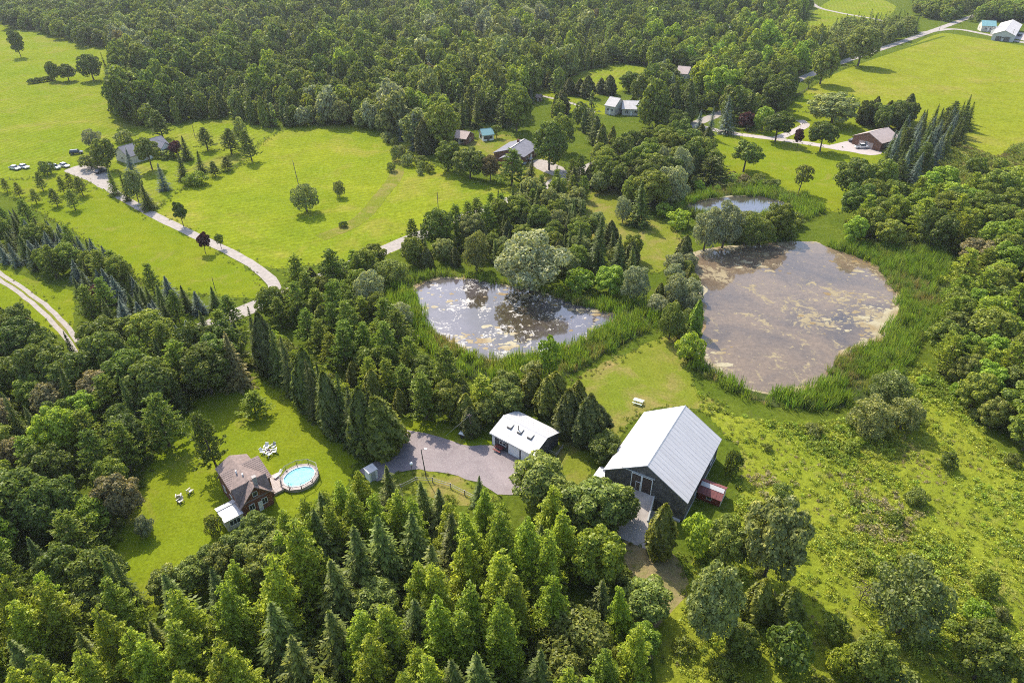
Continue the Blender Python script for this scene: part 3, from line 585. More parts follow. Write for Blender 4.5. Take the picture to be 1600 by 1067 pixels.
# ------------------------------------------------------------------ vehicles
def car(px, py, az, mat, label, kind='car', group=None):
    p = G(px, py); e = empty('parked_pickup' if kind == 'pickup' else ('parked_suv' if kind == 'suv' else 'parked_car'), (p.x, p.y, .06), R(az), label, 'pickup' if kind == 'pickup' else 'car', group)
    if kind == 'pickup': L, Hh = 2.85, .9; prof = [(-L,.42),(L,.42),(L,.95),(L-.9,1.1),(.9,1.12),(-.75,1.12),(-L,1.12)]; cab = [(1.35,1.1),(.75,1.82),(-.65,1.85),(-.85,1.1)]
    elif kind == 'suv': L = 2.35; prof = [(-L,.4),(L,.4),(L,.85),(L-.9,1.02),(-L+.1,1.05),(-L,.9)]; cab = [(1.3,1.0),(.65,1.68),(-1.9,1.7),(-2.2,1.04)]
    else: L = 2.3; prof = [(-L,.35),(L,.35),(L,.7),(L-.9,.9),(-L+.5,.92),(-L,.8)]; cab = [(1.2,.88),(.45,1.42),(-1.0,1.44),(-1.75,.9)]
    m = MB().prism(prof, 'y', -.9, .9); m.build('body', mat, e, .07)
    (x0,z0),(x1,z1),(x2,z2),(x3,z3) = cab
    g_ = MB().hexa([(x3,-.84,z3),(x0,-.84,z0),(x0,.84,z0),(x3,.84,z3)], [(x2,-.66,z2),(x1,-.66,z1),(x1,.66,z1),(x2,.66,z2)]).build('cabin_glass', M['glass'], e)
    MB().hexa([(x2-.08,-.69,z2-.03),(x1+.08,-.69,z1-.03),(x1+.08,.69,z1-.03),(x2-.08,.69,z2-.03)], [(x2,-.64,z2+.05),(x1,-.64,z1+.05),(x1,.64,z1+.05),(x2,.64,z2+.05)]).build('roof_panel', mat, e)
    if kind == 'pickup': MB().box(-L+.12, -.95, -.74, .74, 1.125, 1.14).build('cargo_bed', M['black'], e)
    for sx in (-1, 1):
        for sy in (-1, 1):
            wx = sx*L*.62; wh = MB().tube((wx, sy*.72, .33), (wx, sy*.93, .33), .35, .35, 14).build('wheel', M['black'], e); MB().tube((wx, sy*.935, .33), (wx, sy*.945, .33), .2, .2, 10).build('rim', M['chrome'], wh)
    for sy in (-1, 1):
        MB().box(L-.01, L+.02, sy*.62-.2, sy*.62+.2, .62, .78).build('headlight', M['whitepaint'], e); MB().box(-L-.02, -L+.01, sy*.68-.14, sy*.68+.14, .66, .82).build('taillight', M['redpaint'], e)
    return e
car(24,265,-24,M['car_silver'],'silver car standing on the grass, leftmost of the two at the far left')
car(38,263,-24,M['car_white'],'white car standing on the grass, right of the silver car at the far left')
car(86,264,-18,M['car_silver'],'silver car beside the dark bush at the parking pad','suv')
car(101,261,-24,M['car_white'],'white car at the left edge of the gravel parking pad')
car(120,241,20,M['car_dark'],'black car alone on the grass above the parking pad','suv')
car(158,270,70,M['car_dark'],'black car tucked under the trees right of the parking pad')
car(1346,232,4,M['car_white'],'white pickup in front of the estate house','pickup')
car(1334,222,8,M['car_dark'],'dark blue car behind the white pickup')
car(822,250,-30,M['car_silver'],'silver car in front of the brick bungalow','suv'); car(813,257,-30,M['car_green'],'grey-green car left of the silver car at the brick bungalow')
car(1013,181,5,M['car_dark'],'dark car on the farmhouse yard')
car(1592,57,75,M['car_dark'],'dark car by the grey garage at the top right','suv')

# ------------------------------------------------------------------ poles, fences, furniture
def pole(px, py, h, r_, label, lean=(0,0), arm=False, mat='polewood', lamp=False, name='utility_pole'):
    p = G(px, py); e = empty(name, (p.x, p.y, 0), 0, label, 'lamp post' if lamp else 'pole'); t = Vector((lean[0], lean[1], h))
    MB().tube((0,0,-.1), t, r_, r_*.7, 8).build('pole', M[mat], e)
    if arm: MB().box(t.x-.5, t.x+.5, t.y-.06, t.y+.06, h-.45, h-.33).build('cross_arm', M[mat], e)
    return e, t
e, t = pole(738, 686, 6.0, .13, 'wooden utility pole by the garage with a guy wire', (-.35, 0), True)
g_ = G(695, 682)-e.location; MB().tube(t-Vector((0,0,.4)), (g_.x, g_.y, 0), .022, .022, 5).build('guy_wire', M['greytrim'], e); MB().box(.02-.2, .2, -.16, -.05, 1.6, 2.0).build('meter_box', M['greytrim'], e)
e, t = pole(666, 746, 6.3, .11, 'dark leaning lamp pole on the verge of the asphalt yard', (-.45, .1), False, 'rail', True, 'lamp_post')
MB().tube(t, t+Vector((.7,.1,.1)), .05).build('arm', M['rail'], e); MB().box(t.x+.55, t.x+1.0, t.y, t.y+.25, t.z+.02, t.z+.16).build('lamp_head', M['whitepaint'], e)
p = G(644, 738); e = empty('lamp_post', (p.x, p.y, 0), 0, 'slim post with a white globe on the edge of the asphalt yard', 'lamp post')
MB().tube((0,0,0), (0,0,1.75), .045).build('pole', M['rail'], e); MB().lathe([(.02,1.75),(.2,1.82),(.3,2.02),(.3,2.16),(.2,2.34),(.02,2.42)], 14).build('globe', M['whitepaint'], e)
pole(467, 291, 9.0, .14, 'tall bent pole in the hayfield beside the pale willow bush', (-.6, 0)); pole(685, 331, 6.5, .13, 'pole at the lower edge of the hayfield near the road', (0, 0))
pole(336, 452, 3.5, .10, 'short pole at the lower edge of the side lawn'); pole(1000, 186, 7, .12, 'pole on the farmhouse yard'); pole(1467, 49, 8, .14, 'pole at the road junction, upper right', (0,0), True); pole(1578, 66, 8, .14, 'pole beside the side road at the right edge', (0,0), True)
pole(305, 215, 7, .12, 'thin pole in the paddock behind the garden')
def rail_fence(px, label, h=1.1, mat='greywood', rails=2, step=2.6):
    pts = [G(*q) for q in px]; e = empty('rail_fence', pts[0], 0, label, 'fence'); o = pts[0]
    for a, b in zip(pts[:-1], pts[1:]):
        n = max(1, round((b-a).length/step))
        for k in range(n):
            p, q = a.lerp(b, k/n)-o, a.lerp(b, (k+1)/n)-o
            MB().box(p.x-.07, p.x+.07, p.y-.07, p.y+.07, 0, h).build('post', M[mat], e)
            for r_ in range(rails): z = h*(.4+.45*r_); MB().tube(p+Vector((0,0,z)), q+Vector((0,0,z+.02)), .05, .045, 6).build('rail', M[mat], e)
    q = pts[-1]-o; MB().box(q.x-.07, q.x+.07, q.y-.07, q.y+.07, 0, h).build('post', M[mat], e)
rail_fence([(626,764),(650,752),(676,753),(704,762),(726,773),(748,784)], 'grey split-rail fence curving along the asphalt yard verge')
rail_fence([(852,704),(869,714),(879,701)], 'short rail fence at the right end of the garage', 1.0)
rail_fence([(1225,160),(1262,141)], 'short fence at the corner of the mown field', 1.1, 'polewood')
def picnic(px, py, az, mat, label, w_=1.0):
    p = G(px, py); e = empty('picnic_table', (p.x, p.y, .03), R(az), label, 'picnic table')
    for k in range(5): MB().box(-1.0*w_, 1.0*w_, -.42+k*.17, -.42+k*.17+.15, .70, .75).build('board', M[mat], e)
    for s in (-1, 1):
        MB().box(-1.0*w_, 1.0*w_, s*.78-.14, s*.78+.14, .42, .47).build('bench', M[mat], e)
        m = MB(); m.tube((s*.7*w_,-.75,0),(s*.7*w_,.15,.70),.045); m.tube((s*.7*w_,.75,0),(s*.7*w_,-.15,.70),.045); m.box(s*.7*w_-.04, s*.7*w_+.04, -.85, .85, .36, .42); m.build('leg_frame', M[mat], e)
picnic(997, 630, -28, 'greenpaint', 'pale green picnic table alone on the barn lawn')
picnic(780, 703, -38, 'redpaint', 'red picnic table in the shade of the garage front', .8)
def lawn_chair(px, py, az, mat, label, group):
    p = G(px, py); e = empty('lawn_chair', (p.x, p.y, .03), R(az), label, 'chair', group)
    MB().hexa([(-.3,-.3,.36),(.3,-.3,.36),(.3,.3,.26),(-.3,.3,.26)],[(-.3,-.3,.41),(.3,-.3,.41),(.3,.3,.31),(-.3,.3,.31)]).build('seat', M[mat], e)
    for k in range(5): MB().hexa([(-.31+k*.126,.27,.28),(-.2+k*.126,.27,.28),(-.2+k*.126,.31,.28),(-.31+k*.126,.31,.28)],[(-.31+k*.126,.60,1.02),(-.2+k*.126,.60,1.02),(-.2+k*.126,.64,1.02),(-.31+k*.126,.64,1.02)]).build('back_slat', M[mat], e)
    for s in (-1, 1):
        MB().box(s*.4-.09, s*.4+.09, -.38, .42, .56, .60).build('armrest', M[mat], e); MB().box(s*.38-.03, s*.38+.03, -.34, -.24, 0, .56).build('leg', M[mat], e); MB().hexa([(s*.36-.03,.45,0),(s*.36+.03,.45,0),(s*.36+.03,.55,0),(s*.36-.03,.55,0)],[(s*.36-.03,.2,.56),(s*.36+.03,.2,.56),(s*.36+.03,.3,.56),(s*.36-.03,.3,.56)]).build('leg', M[mat], e)
for px, py, az, lb in ((280,777,200,'topmost of the close pair of white chairs left on the cottage lawn'),(282,785,330,'lower of the close pair of white chairs left on the cottage lawn'),(298,769,150,'single white chair right of the pair on the cottage lawn')):
    lawn_chair(px, py, az, 'cream', lb, 'white chairs on the left cottage lawn')
for px, py, az, mt, lb in ((417,701,0,'whitepaint','white chair behind the fire pit'),(412,708,70,'whitepaint','white chair left of the fire pit'),(420.5,712,150,'whitepaint','white chair nearest the cottage at the fire pit'),(428.5,707.5,-70,'whitepaint','white chair right of the fire pit'),(427,700,-30,'greytrim','grey chair at the far right of the fire pit')):
    lawn_chair(px, py, az, mt, lb, 'chairs round the fire pit')
p = G(420, 706); fp = empty('fire_pit', (p.x, p.y, .03), 0, 'round stone fire pit between the lawn chairs', 'fire pit')
MB().lathe([(.5,0),(.5,.35),(.32,.35),(.32,.08)], 14).build('stone_ring', M['stone'], fp); MB().lathe([(.01,.1),(.33,.1)], 14).build('ash_bed', M['black'], fp)
p = G(441, 740); lg = empty('sun_lounger', (p.x-.3, p.y-1.0, .5), R(60), 'white sun lounger on the patio deck by the pool', 'lounger')
MB().box(-.9, .4, -.3, .3, .28, .34).build('seat', M['whitepaint'], lg); MB().hexa([(.4,-.3,.28),(.46,-.3,.28),(.46,.3,.28),(.4,.3,.28)],[(.85,-.3,.75),(.9,-.3,.75),(.9,.3,.75),(.85,.3,.75)]).build('backrest', M['whitepaint'], lg)
for sx in (-.8, .35):
    for sy in (-.25, .25): MB().tube((sx, sy, .0), (sx, sy, .28), .03).build('leg', M['whitepaint'], lg)
p = G(724, 682); tr_ = empty('garden_cart', (p.x, p.y, .03), R(-25), 'small dark garden cart with a white cover under the utility pole', 'cart')
MB().box(-.8, .8, -.45, .45, .35, .75).build('cart_body', M['rail'], tr_, .05); MB().hexa([(-.8,-.46,.755),(.5,-.46,.755),(.5,.46,.755),(-.8,.46,.755)],[(-.6,-.2,1.05),(.3,-.2,1.05),(.3,.2,1.05),(-.6,.2,1.05)]).build('cover', M['whitepaint'], tr_)
for s in (-1, 1): MB().tube((0, s*.5, .28), (0, s*.62, .28), .28, .28, 12).build('wheel', M['black'], tr_)
MB().tube((.8,0,.4), (1.6,0,.3), .03).build('drawbar', M['rail'], tr_)
ribbon('field_ditch', [(1236,158),(1300,116),(1390,83),(1475,57)], 2.2, .05, M['floor'])
ribbon('hayfield_swale', [(500,372),(560,345),(600,300),(618,275),(625,240)], 5.0, .045, M['drylawn'])

# ------------------------------------------------------------------ foliage meshes
def rhombi(c, n, a, b, rg, bend=.25):
    N = len(c); r = rg.normal(size=(N, 3)); n = n/(np.linalg.norm(n, axis=1, keepdims=True)+1e-9)
    u = np.cross(n, r); u /= np.linalg.norm(u, axis=1, keepdims=True)+1e-9; v = np.cross(n, u)
    a = np.broadcast_to(a, (N,))[:, None]; b = np.broadcast_to(b, (N,))[:, None]
    V = np.stack([c-u*a-n*bend*b, c-v*b, c+u*a-n*bend*b, c+v*b], 1).reshape(-1, 3)
    return V
def rhombi_dir(c, n, u, a, b, bend=.25):
    n = n/(np.linalg.norm(n, axis=1, keepdims=True)+1e-9); u = u-n*(u*n).sum(1, keepdims=True); u /= np.linalg.norm(u, axis=1, keepdims=True)+1e-9
    v = np.cross(n, u); a = np.broadcast_to(a, (len(c),))[:, None]; b = np.broadcast_to(b, (len(c),))[:, None]
    return np.stack([c-u*a, c-v*b-n*bend*b, c+u*a-n*bend*a, c+v*b-n*bend*b], 1).reshape(-1, 3)
def qf(V): return np.arange(len(V)).reshape(-1, 4)
def crown_broad(seed, h=10., r=4., base=.18, nl=26, n=4200, leaf=.34, lob=.36, jit=.55, top=1.0):
    """lumpy crown of leaf clumps: lobes spread over an uneven egg"""
    rg = np.random.default_rng(seed); zc = h*(base+1)/2; hz = h*(1-base)/2
    L = []
    for i in range(nl):
        t = (i+.5)/nl; ph = i*2.39996+rg.normal(0, .25); cz = 1-2*t*.93; s = math.sqrt(max(0, 1-cz*cz)); k = rg.uniform(.55, .92)
        rr = rg.uniform(.75, 1.2)*lob*r
        L.append((s*math.cos(ph)*r*k, s*math.sin(ph)*r*k, zc+cz*hz*k*top, rr, rr*rg.uniform(.65, .95)*min(1.3, hz/r)))
    L.append((0, 0, zc, r*.5, hz*.6)); L = np.array(L)
    A = L[:, 3]**2; pick = rg.choice(len(L), n*2, p=A/A.sum())
    d = rg.normal(size=(n*2, 3)); d /= np.linalg.norm(d, axis=1, keepdims=True)
    d[:, 2] = np.where(rg.random(n*2) < .55, np.abs(d[:, 2]), d[:, 2])
    sc_ = np.stack([L[pick, 3], L[pick, 3], L[pick, 4]], 1); p = L[pick, :3]+d*sc_*rg.uniform(.82, 1.06, (n*2, 1))
    q = np.ones(len(p), bool)
    for l in L:
        q &= (((p[:, 0]-l[0])/l[3])**2+((p[:, 1]-l[1])/l[3])**2+((p[:, 2]-l[2])/l[4])**2) > .62
    q &= p[:, 2] > .15
    p = p[q][:n]; d = d[q][:n]; nn = d+rg.normal(0, jit, d.shape)+np.array([0, 0, .25])
    s = leaf*rg.uniform(.6, 1.3, len(p)); V = rhombi(p, nn, s, s*.62, rg); return V
def crown_conifer(seed, h=13., r=2.7, base=.05, gap=.42, nb=9, droop=.28, up=.14, leaf=.36, wid=.42, power=.85, per=8, rnd=.25, fluff=0., lift=0., top_r=.12):
    """whorls of boughs, each bough a run of needle sprays"""
    rg = np.random.default_rng(seed); C = []; Nn = []; U = []; A = []
    z = h*base; 
    while z < h*.985:
        t = (z/h-base)/(1-base); Lb = r*((1-t)**power)*rg.uniform(.85, 1.08)+top_r*(1-t*.7); k = max(4, int(nb*(.55+.45*(1-t))))
        off = rg.uniform(0, 6.28)
        for i in range(k):
            ph = off+6.283*i/k+rg.normal(0, .18); l = Lb*rg.uniform(.72, 1.12); m = max(2, int(per*(.35+.65*l/r)))
            dr = np.array([math.cos(ph), math.sin(ph), 0]); sd_ = np.array([-dr[1], dr[0], 0])
            for f in np.linspace(.18, 1, m):
                dz = -droop*l*f+up*l*f*f+lift*l*f
                for sgn in ((-1, 1) if f < .93 else (0,)):
                    wdt = wid*l*(1-f)*.55+.08
                    p = dr*l*f+sd_*sgn*wdt*rg.uniform(.5, 1.1)+np.array([0, 0, z+dz+rg.normal(0, .06)])+rg.normal(0, fluff, 3)
                    C.append(p); U.append(dr+sd_*sgn*.7+rg.normal(0, .2, 3)+np.array([0, 0, up*f-droop*.5]))
                    Nn.append(np.array([0, 0, 1])+dr*.35+rg.normal(0, rnd, 3)); A.append(leaf*rg.uniform(.7, 1.25)*(.55+.45*(1-t)))
        z += gap*(.6+.6*(1-t))*rg.uniform(.8, 1.2)
    C.append(np.array([0, 0, h-.2])); U.append(np.array([.05, 0, 1.])); Nn.append(np.array([1., 0, 0])); A.append(leaf*.9)
    C.append(np.array([0, 0, h-.2])); U.append(np.array([0, .05, 1.])); Nn.append(np.array([0, 1., 0])); A.append(leaf*.9)
    C = np.array(C); A = np.array(A); C[:, 2] = np.maximum(C[:, 2], .1)
    return rhombi_dir(C, np.array(Nn), np.array(U), A, A*.42)
def crown_larch(seed, h=14., r=2.6, nb=130, leaf=.128):
    """soft cone: feathery boughs, upswept then nodding, thick at the leader"""
    rg = np.random.default_rng(seed); P = []; Nn = []
    for i in range(nb):
        t = (i+.5)/nb; t = 1-(1-t)**.62; t = .06+.94*t; ph = i*2.39996+rg.normal(0, .3)
        l = (r*(1-t)**.60*(.66+.34*min(1, (1-t)*2.5))+.3)*rg.uniform(.66, 1.2); m = int(26+58*l/r); f = rg.random(m)**.7
        dr = np.array([math.cos(ph), math.sin(ph), 0]); sd_ = np.array([-dr[1], dr[0], 0]); w = (.10+.17*l*(1.1-f))
        p = dr*(l*f)[:, None]+sd_*(rg.normal(0, 1, m)*w)[:, None]; p[:, 2] += h*t*.985+.10*l*f-.22*l*f*f+rg.normal(0, .10, m)-np.abs(rg.normal(0, .14, m))*f
        P.append(p); Nn.append(rg.normal(size=(m, 3))*.75+np.array([0, 0, .8])+dr*.4)
    p = np.concatenate(P); p[:, 2] = np.clip(p[:, 2], .2, h); s = leaf*rg.uniform(.7, 1.45, len(p)); return rhombi(p, np.concatenate(Nn), s*1.3, s*.6, rg)
def crown_pine(seed, h=13., r=3.6, base=.2, leaf=.34):
    """tiers of upswept boughs ending in needle tufts"""
    rg = np.random.default_rng(seed); P = []; D = []; z = h*base
    while z < h*.97:
        t = (z/h-base)/(1-base); L0 = r*(1-t)**.75*rg.uniform(.8, 1.1)+.35; k = 6 if t < .7 else 5; off = rg.uniform(0, 6.28)
        for i in range(k):
            ph = off+6.283*i/k+rg.normal(0, .25); l = L0*rg.uniform(.6, 1.18); dr = np.array([math.cos(ph), math.sin(ph), 0]); sd_ = np.array([-dr[1], dr[0], 0])
            nt = max(3, int(7*l/r+2))
            for q in range(nt):
                f = .35+.65*q/(nt-1) if nt > 1 else 1
                c = dr*l*f+sd_*rg.normal(0, .16*l)*(1.15-f*.5)+np.array([0, 0, z+.12*l*f*f+rg.normal(0, .12)])
                for _ in range(9):
                    d = rg.normal(size=3); d[2] = abs(d[2])*.7+.1; d += dr*.5
                    P.append(c+d*.16); D.append(d)
        z += h*.062*rg.uniform(.75, 1.25)*(1.1-.4*t)
    P = np.array(P); D = np.array(D); s = leaf*rg.uniform(.7, 1.2, len(P)); nn = np.cross(D, rg.normal(size=D.shape))+np.array([0, 0, .6])
    P[:, 2] = np.minimum(P[:, 2], h); return rhombi_dir(P, nn, D, s, s*.36)
def crown_column(seed, h=8., r=1.6, n=3600, leaf=.24, belly=.35, point=1.0):
    """dense flame-shaped cedar with vertical folds"""
    rg = np.random.default_rng(seed); t = rg.random(n)**.9; a = rg.uniform(0, 6.28, n)
    prof = np.where(t < belly, .72+.28*np.sin(t/belly*1.57), np.clip((1-t)/(1-belly), 0, 1)**(.62*point))
    fold = 1+.14*np.sin(a*5+seed+t*4)+.10*np.sin(a*9+t*17+seed*2)+.08*np.sin(t*31+a*3)
    rr = r*prof*fold*rg.uniform(.72, 1.03, n); p = np.stack([np.cos(a)*rr, np.sin(a)*rr, h*(.02+.98*t)], 1)
    nn = np.stack([np.cos(a), np.sin(a), .55+0*a], 1)+rg.normal(0, .45, (n, 3)); s = leaf*rg.uniform(.7, 1.35, n)
    u = np.stack([np.cos(a)*.35, np.sin(a)*.35, 1+0*a], 1)+rg.normal(0, .35, (n, 3)); return rhombi_dir(p, nn, u, s*1.2, s*.6)
def trunk_mesh(seed, h, r0, limbs, reach, zlo, zhi, kink=.15):
    rg = np.random.default_rng(seed); m = MB(); pts = [Vector((0, 0, -.1))]; n = 5
    for i in range(1, n+1): pts.append(Vector((rg.normal(0, kink)*i/n, rg.normal(0, kink)*i/n, h*i/n)))
    for i in range(n): m.tube(pts[i], pts[i+1], r0*(1-i/n)**.8+.03, r0*(1-(i+1)/n)**.8+.03, 6, False)
    for i in range(limbs):
        z = h*(zlo+(zhi-zlo)*(i+.5)/limbs); k = min(n-1, int(z/h*n)); b = pts[k].lerp(pts[k+1], z/h*n-k); ph = i*2.4+rg.normal(0, .3)
        l = reach*(1.15-z/h)*rg.uniform(.7, 1.1); m1 = b+Vector((math.cos(ph)*l*.5, math.sin(ph)*l*.5, l*.28)); e = b+Vector((math.cos(ph)*l, math.sin(ph)*l, l*.7))
        rb = r0*.42*(1-z/h)+.03; m.tube(b, m1, rb, rb*.65, 5, False); m.tube(m1, e, rb*.65, .02, 5, False)
    V = np.array([tuple(v) for v in m.v]); F = np.array([f for f in m.f if len(f) == 4]); return V, F
PROTO = {}   # kind -> list of (h, r, crown mesh, trunk mesh)
LEAF_MATS = M['leaf']
def proto(key, name, V, tv, h, r):
    me = mesh_np(name+'_crown', V, qf(V)); me.materials.append(M['leaf'])
    tm = mesh_np(name+'_trunk', *tv); tm.materials.append(M['bark'])
    PROTO.setdefault(key, []).append((h, r, me, tm))
for s in range(4): proto('broad', 'broadleaf', crown_broad(10+s, 10, 4, .14, 34+5*s, 6600, .275, .29), trunk_mesh(s, 8, .24, 7, 3.2, .3, .85), 10, 4)
for s in range(3): proto('far', 'far_broadleaf', crown_broad(60+s, 10, 3.6, .1, 18, 1500, .50, .4), trunk_mesh(s, 7, .24, 3, 2.5, .3, .8), 10, 3.6)
for s in range(3): proto('spruce', 'spruce', crown_conifer(20+s, 13, 3.1, gap=.56, nb=8, per=8, leaf=.42, wid=.5, droop=.34, up=.2, power=.95), trunk_mesh(s+5, 12.8, .2, 0, 1, .3, .8, .03), 13, 3.1)
for s in range(2): proto('farspruce', 'far_spruce', crown_conifer(70+s, 12, 2.3, gap=.85, nb=7, per=4, leaf=.62), trunk_mesh(s+5, 11.5, .2, 0, 1, .3, .8, .03), 12, 2.3)
for s in range(3): proto('larch', 'larch', crown_larch(30+s), trunk_mesh(s+9, 13.5, .18, 6, 1.6, .3, .9, .05), 14, 2.6)
for s in range(3): proto('pine', 'pine', crown_pine(40+s), trunk_mesh(s+12, 12.6, .22, 9, 3.0, .25, .9, .06), 13, 3.6)
for s in range(2): proto('farpine', 'far_pine', crown_conifer(80+s, 12, 2.6, .12, .9, 7, .05, .2, .66, .6, .6, 4, .5, .15), trunk_mesh(s+12, 11.5, .2, 0, 1, .3, .8, .05), 12, 2.6)
for s in range(3): proto('cedar', 'cedar', crown_column(50+s), trunk_mesh(s+15, 7.5, .14, 0, 1, .3, .8, .03), 8, 1.6)
for s in range(2): proto('farcedar', 'far_cedar', crown_column(90+s, 9, 1.9, 900, .5), trunk_mesh(s+15, 8.5, .14, 0, 1, .3, .8, .03), 9, 1.9)
for s in range(3): proto('willow', 'willow', crown_broad(100+s, 8, 4, .02, 34, 6000, .22, .30, .8), trunk_mesh(s+20, 6.5, .26, 7, 3, .15, .85, .2), 8, 4)
for s in range(3): proto('shrub', 'shrub', crown_broad(110+s, 3, 1.8, .0, 12, 1300, .20, .45), trunk_mesh(s+25, 2.2, .06, 5, 1.4, .05, .8, .1), 3, 1.8)
for s in range(2): proto('ball', 'lawn_tree', crown_broad(120+s, 9, 3.6, .26, 22, 4200, .30, .36), trunk_mesh(s+30, 7.5, .2, 6, 2.6, .32, .8, .08), 9, 3.6)
def thin_tree(seed): return crown_broad(seed, 8, 2.0, .22, 14, 1100, .26, .42, .8)
proto('thin', 'thin_tree', thin_tree(130), trunk_mesh(40, 7.4, .11, 9, 1.8, .2, .92, .1), 8, 2.0)
V_ = crown_broad(140, 3, 1.8, .0, 12, 260, .13, .45, 1.2); proto('bare', 'bare_shrub', V_, trunk_mesh(41, 2.8, .05, 16, 1.7, .02, .9, .1), 3, 1.8)

TINT = dict(larch=(0.275, 0.335, 0.03), larch_d=(0.215, 0.275, 0.03), spruce=(0.109, 0.144, 0.03), spruce_m=(0.155, 0.189, 0.039), blue=(0.156, 0.202, 0.195), pine=(0.194, 0.25, 0.045), pine_b=(0.283, 0.338, 0.049), pine_d=(0.133, 0.165, 0.043), cedar=(0.186, 0.206, 0.032), cedar_d=(0.12, 0.133, 0.036), dark=(0.133, 0.175, 0.032), mid=(0.201, 0.242, 0.038), bright=(0.26, 0.345, 0.04), pale=(0.25, 0.275, 0.1), willow=(0.285, 0.305, 0.2), olive=(0.213, 0.246, 0.058), yellow=(0.3, 0.345, 0.04), brown=(0.23, 0.19, 0.09), red=(0.098, 0.029, 0.036), tan=(0.24, 0.204, 0.108), grey=(0.253, 0.209, 0.187))
ADJ = dict(larch='yellow-green', larch_d='green', spruce='dark', spruce_m='green', blue='silver-blue', pine='green', pine_b='bright green', pine_d='dark', cedar='olive-green', cedar_d='dark', dark='dark green', mid='green', bright='bright green', pale='pale green', willow='silvery', olive='olive-green', yellow='yellow-green', brown='browning', red='dark red', tan='tan', grey='grey leafless')
NAMES = dict(broad='broadleaf_tree', far='broadleaf_tree', spruce='spruce_tree', farspruce='spruce_tree', larch='larch_tree', pine='pine_tree', farpine='pine_tree', cedar='cedar_tree', farcedar='cedar_tree', willow='willow_tree', shrub='shrub', ball='broadleaf_tree', thin='broadleaf_tree', bare='shrub')
WORD = dict(broadleaf_tree='broadleaf tree', spruce_tree='spruce', larch_tree='larch', pine_tree='pine', cedar_tree='cedar', willow_tree='willow', shrub='shrub')
PLUR = {k: (v+'es' if v == 'larch' else ('spruces' if v == 'spruce' else v+'s')) for k, v in WORD.items()}
TREES = []   # dicts; hand-set first, then stands
occupied = []
def put(kind, tint, x, y, h, r, label, group=None, near=True, fixed=False):
    TREES.append(dict(kind=kind, tint=tint, x=x, y=y, h=h, r=r, label=label, group=group, near=near, fixed=fixed, d=math.hypot(x, y)))
    occupied.append((x, y, r))
def tip(kind, tint, px, py, h, r, label, group=None):
    p = G(px, py, h); put(kind, tint, p.x, p.y, h, r, label, group, True, True)
def base(kind, tint, px, py, h, r, label, group=None):
    p = G(px, py); put(kind, tint, p.x, p.y, h, r, label, group, True, True)

# --- hand-set trees
B_ = base; T_ = tip

def P_(kind, tint, px, py, wpx, hpx, label, group=None):
    """tree measured in the survey picture: foot, width and height"""
    p = G(px, py); D = p.y*CP+CAM_H*SP; r = wpx/2*D/FPX; v = (py-hpx-533.5)/FPX
    h = CAM_H+(-SP-v*CP)*p.y/(CP-v*SP); put(kind, tint, p.x, p.y, h, r, label, group, True, True)

# roadside and estate, upper right
P_('broad','olive',1340,104,47,60,'tallest round maple beside the gravel road at the mown field edge')
P_('broad','mid',1281,132,43,62,'large green maple by the road casting a shadow on the mown field')
P_('thin','olive',1263,138,15,20,'small leaning tree on the lawn below the large roadside maple')
P_('ball','mid',1161,269,46,49,'round tree alone on the estate lawn above the small pond')
P_('ball','dark',1211,222,44,46,'dark round tree at the left end of the estate drive row')
P_('ball','red',1245,232,15,31,'small dark red tree on the estate drive edge')
P_('ball','dark',1281,237,43,47,'dark round tree on the lawn just left of the parked pickup')
P_('thin','olive',1247,302,27,48,'slim pale tree on the estate lawn near the reeds')
P_('broad','dark',1327,312,56,62,'dark tree at the lower right corner of the estate lawn')
P_('broad','pale',1298,196,72,50,'wide pale green tree behind the estate yard')
P_('broad','mid',1372,300,40,50,'green tree between the dark lawn corner tree and the spruce hedge')
P_('spruce','blue',1133,209,34,60,'silver-blue spruce tallest of those left of the estate drive')
P_('spruce','blue',1108,217,24,50,'slender silver-blue spruce between two wider ones by the estate drive')
P_('spruce','blue',1088,226,32,54,'leftmost silver-blue spruce below the farmhouse yard')
P_('spruce','spruce',1165,196,42,62,'dark spruce behind the red-leaved bush by the estate drive')
P_('broad','red',1166,203,24,28,'dark red bushy tree under the dark spruce by the estate drive')
P_('broad','bright',1190,206,28,38,'bright green tree left of the dark round drive tree')
P_('broad','dark',1210,178,50,60,'dark leafy tree behind the estate drive')
P_('broad','dark',1180,165,48,60,'dark broad tree rising behind the silver-blue spruces')
P_('broad','bright',1120,165,46,62,'bright green crown left of the dark trees above the estate drive')
P_('broad','dark',1032,140,52,42,'broad dark tree at the right edge of the hilltop clearing')
P_('broad','dark',1092,118,38,30,'dark tree right of the pale roofed house in the woods')
P_('broad','dark',982,143,32,30,'rounded tree at the lower edge of the forest clearing')
P_('cedar','pine_d',1052,195,22,66,'tall dark conifer below the pale farmhouse, left of a twin')
P_('cedar','pine_d',1072,192,26,66,'tall dark conifer below the pale farmhouse, right of its twin')
# cedars along the clearing
for i,(a,b_,c_,d_) in enumerate([(890,140,20,26),(905,141,18,26),(918,145,24,34),(938,138,16,24),(952,140,22,30)]):
    P_('cedar','cedar_d',a,b_+8,c_,d_,'dark cedar below the hilltop clearing','cedars below the hilltop clearing')
P_('cedar','cedar_d',878,178,26,36,'dark bushy cedar alone beside the clearing path')
P_('spruce','blue',830,163,13,32,'narrow silver-blue spruce by the small brown hut')
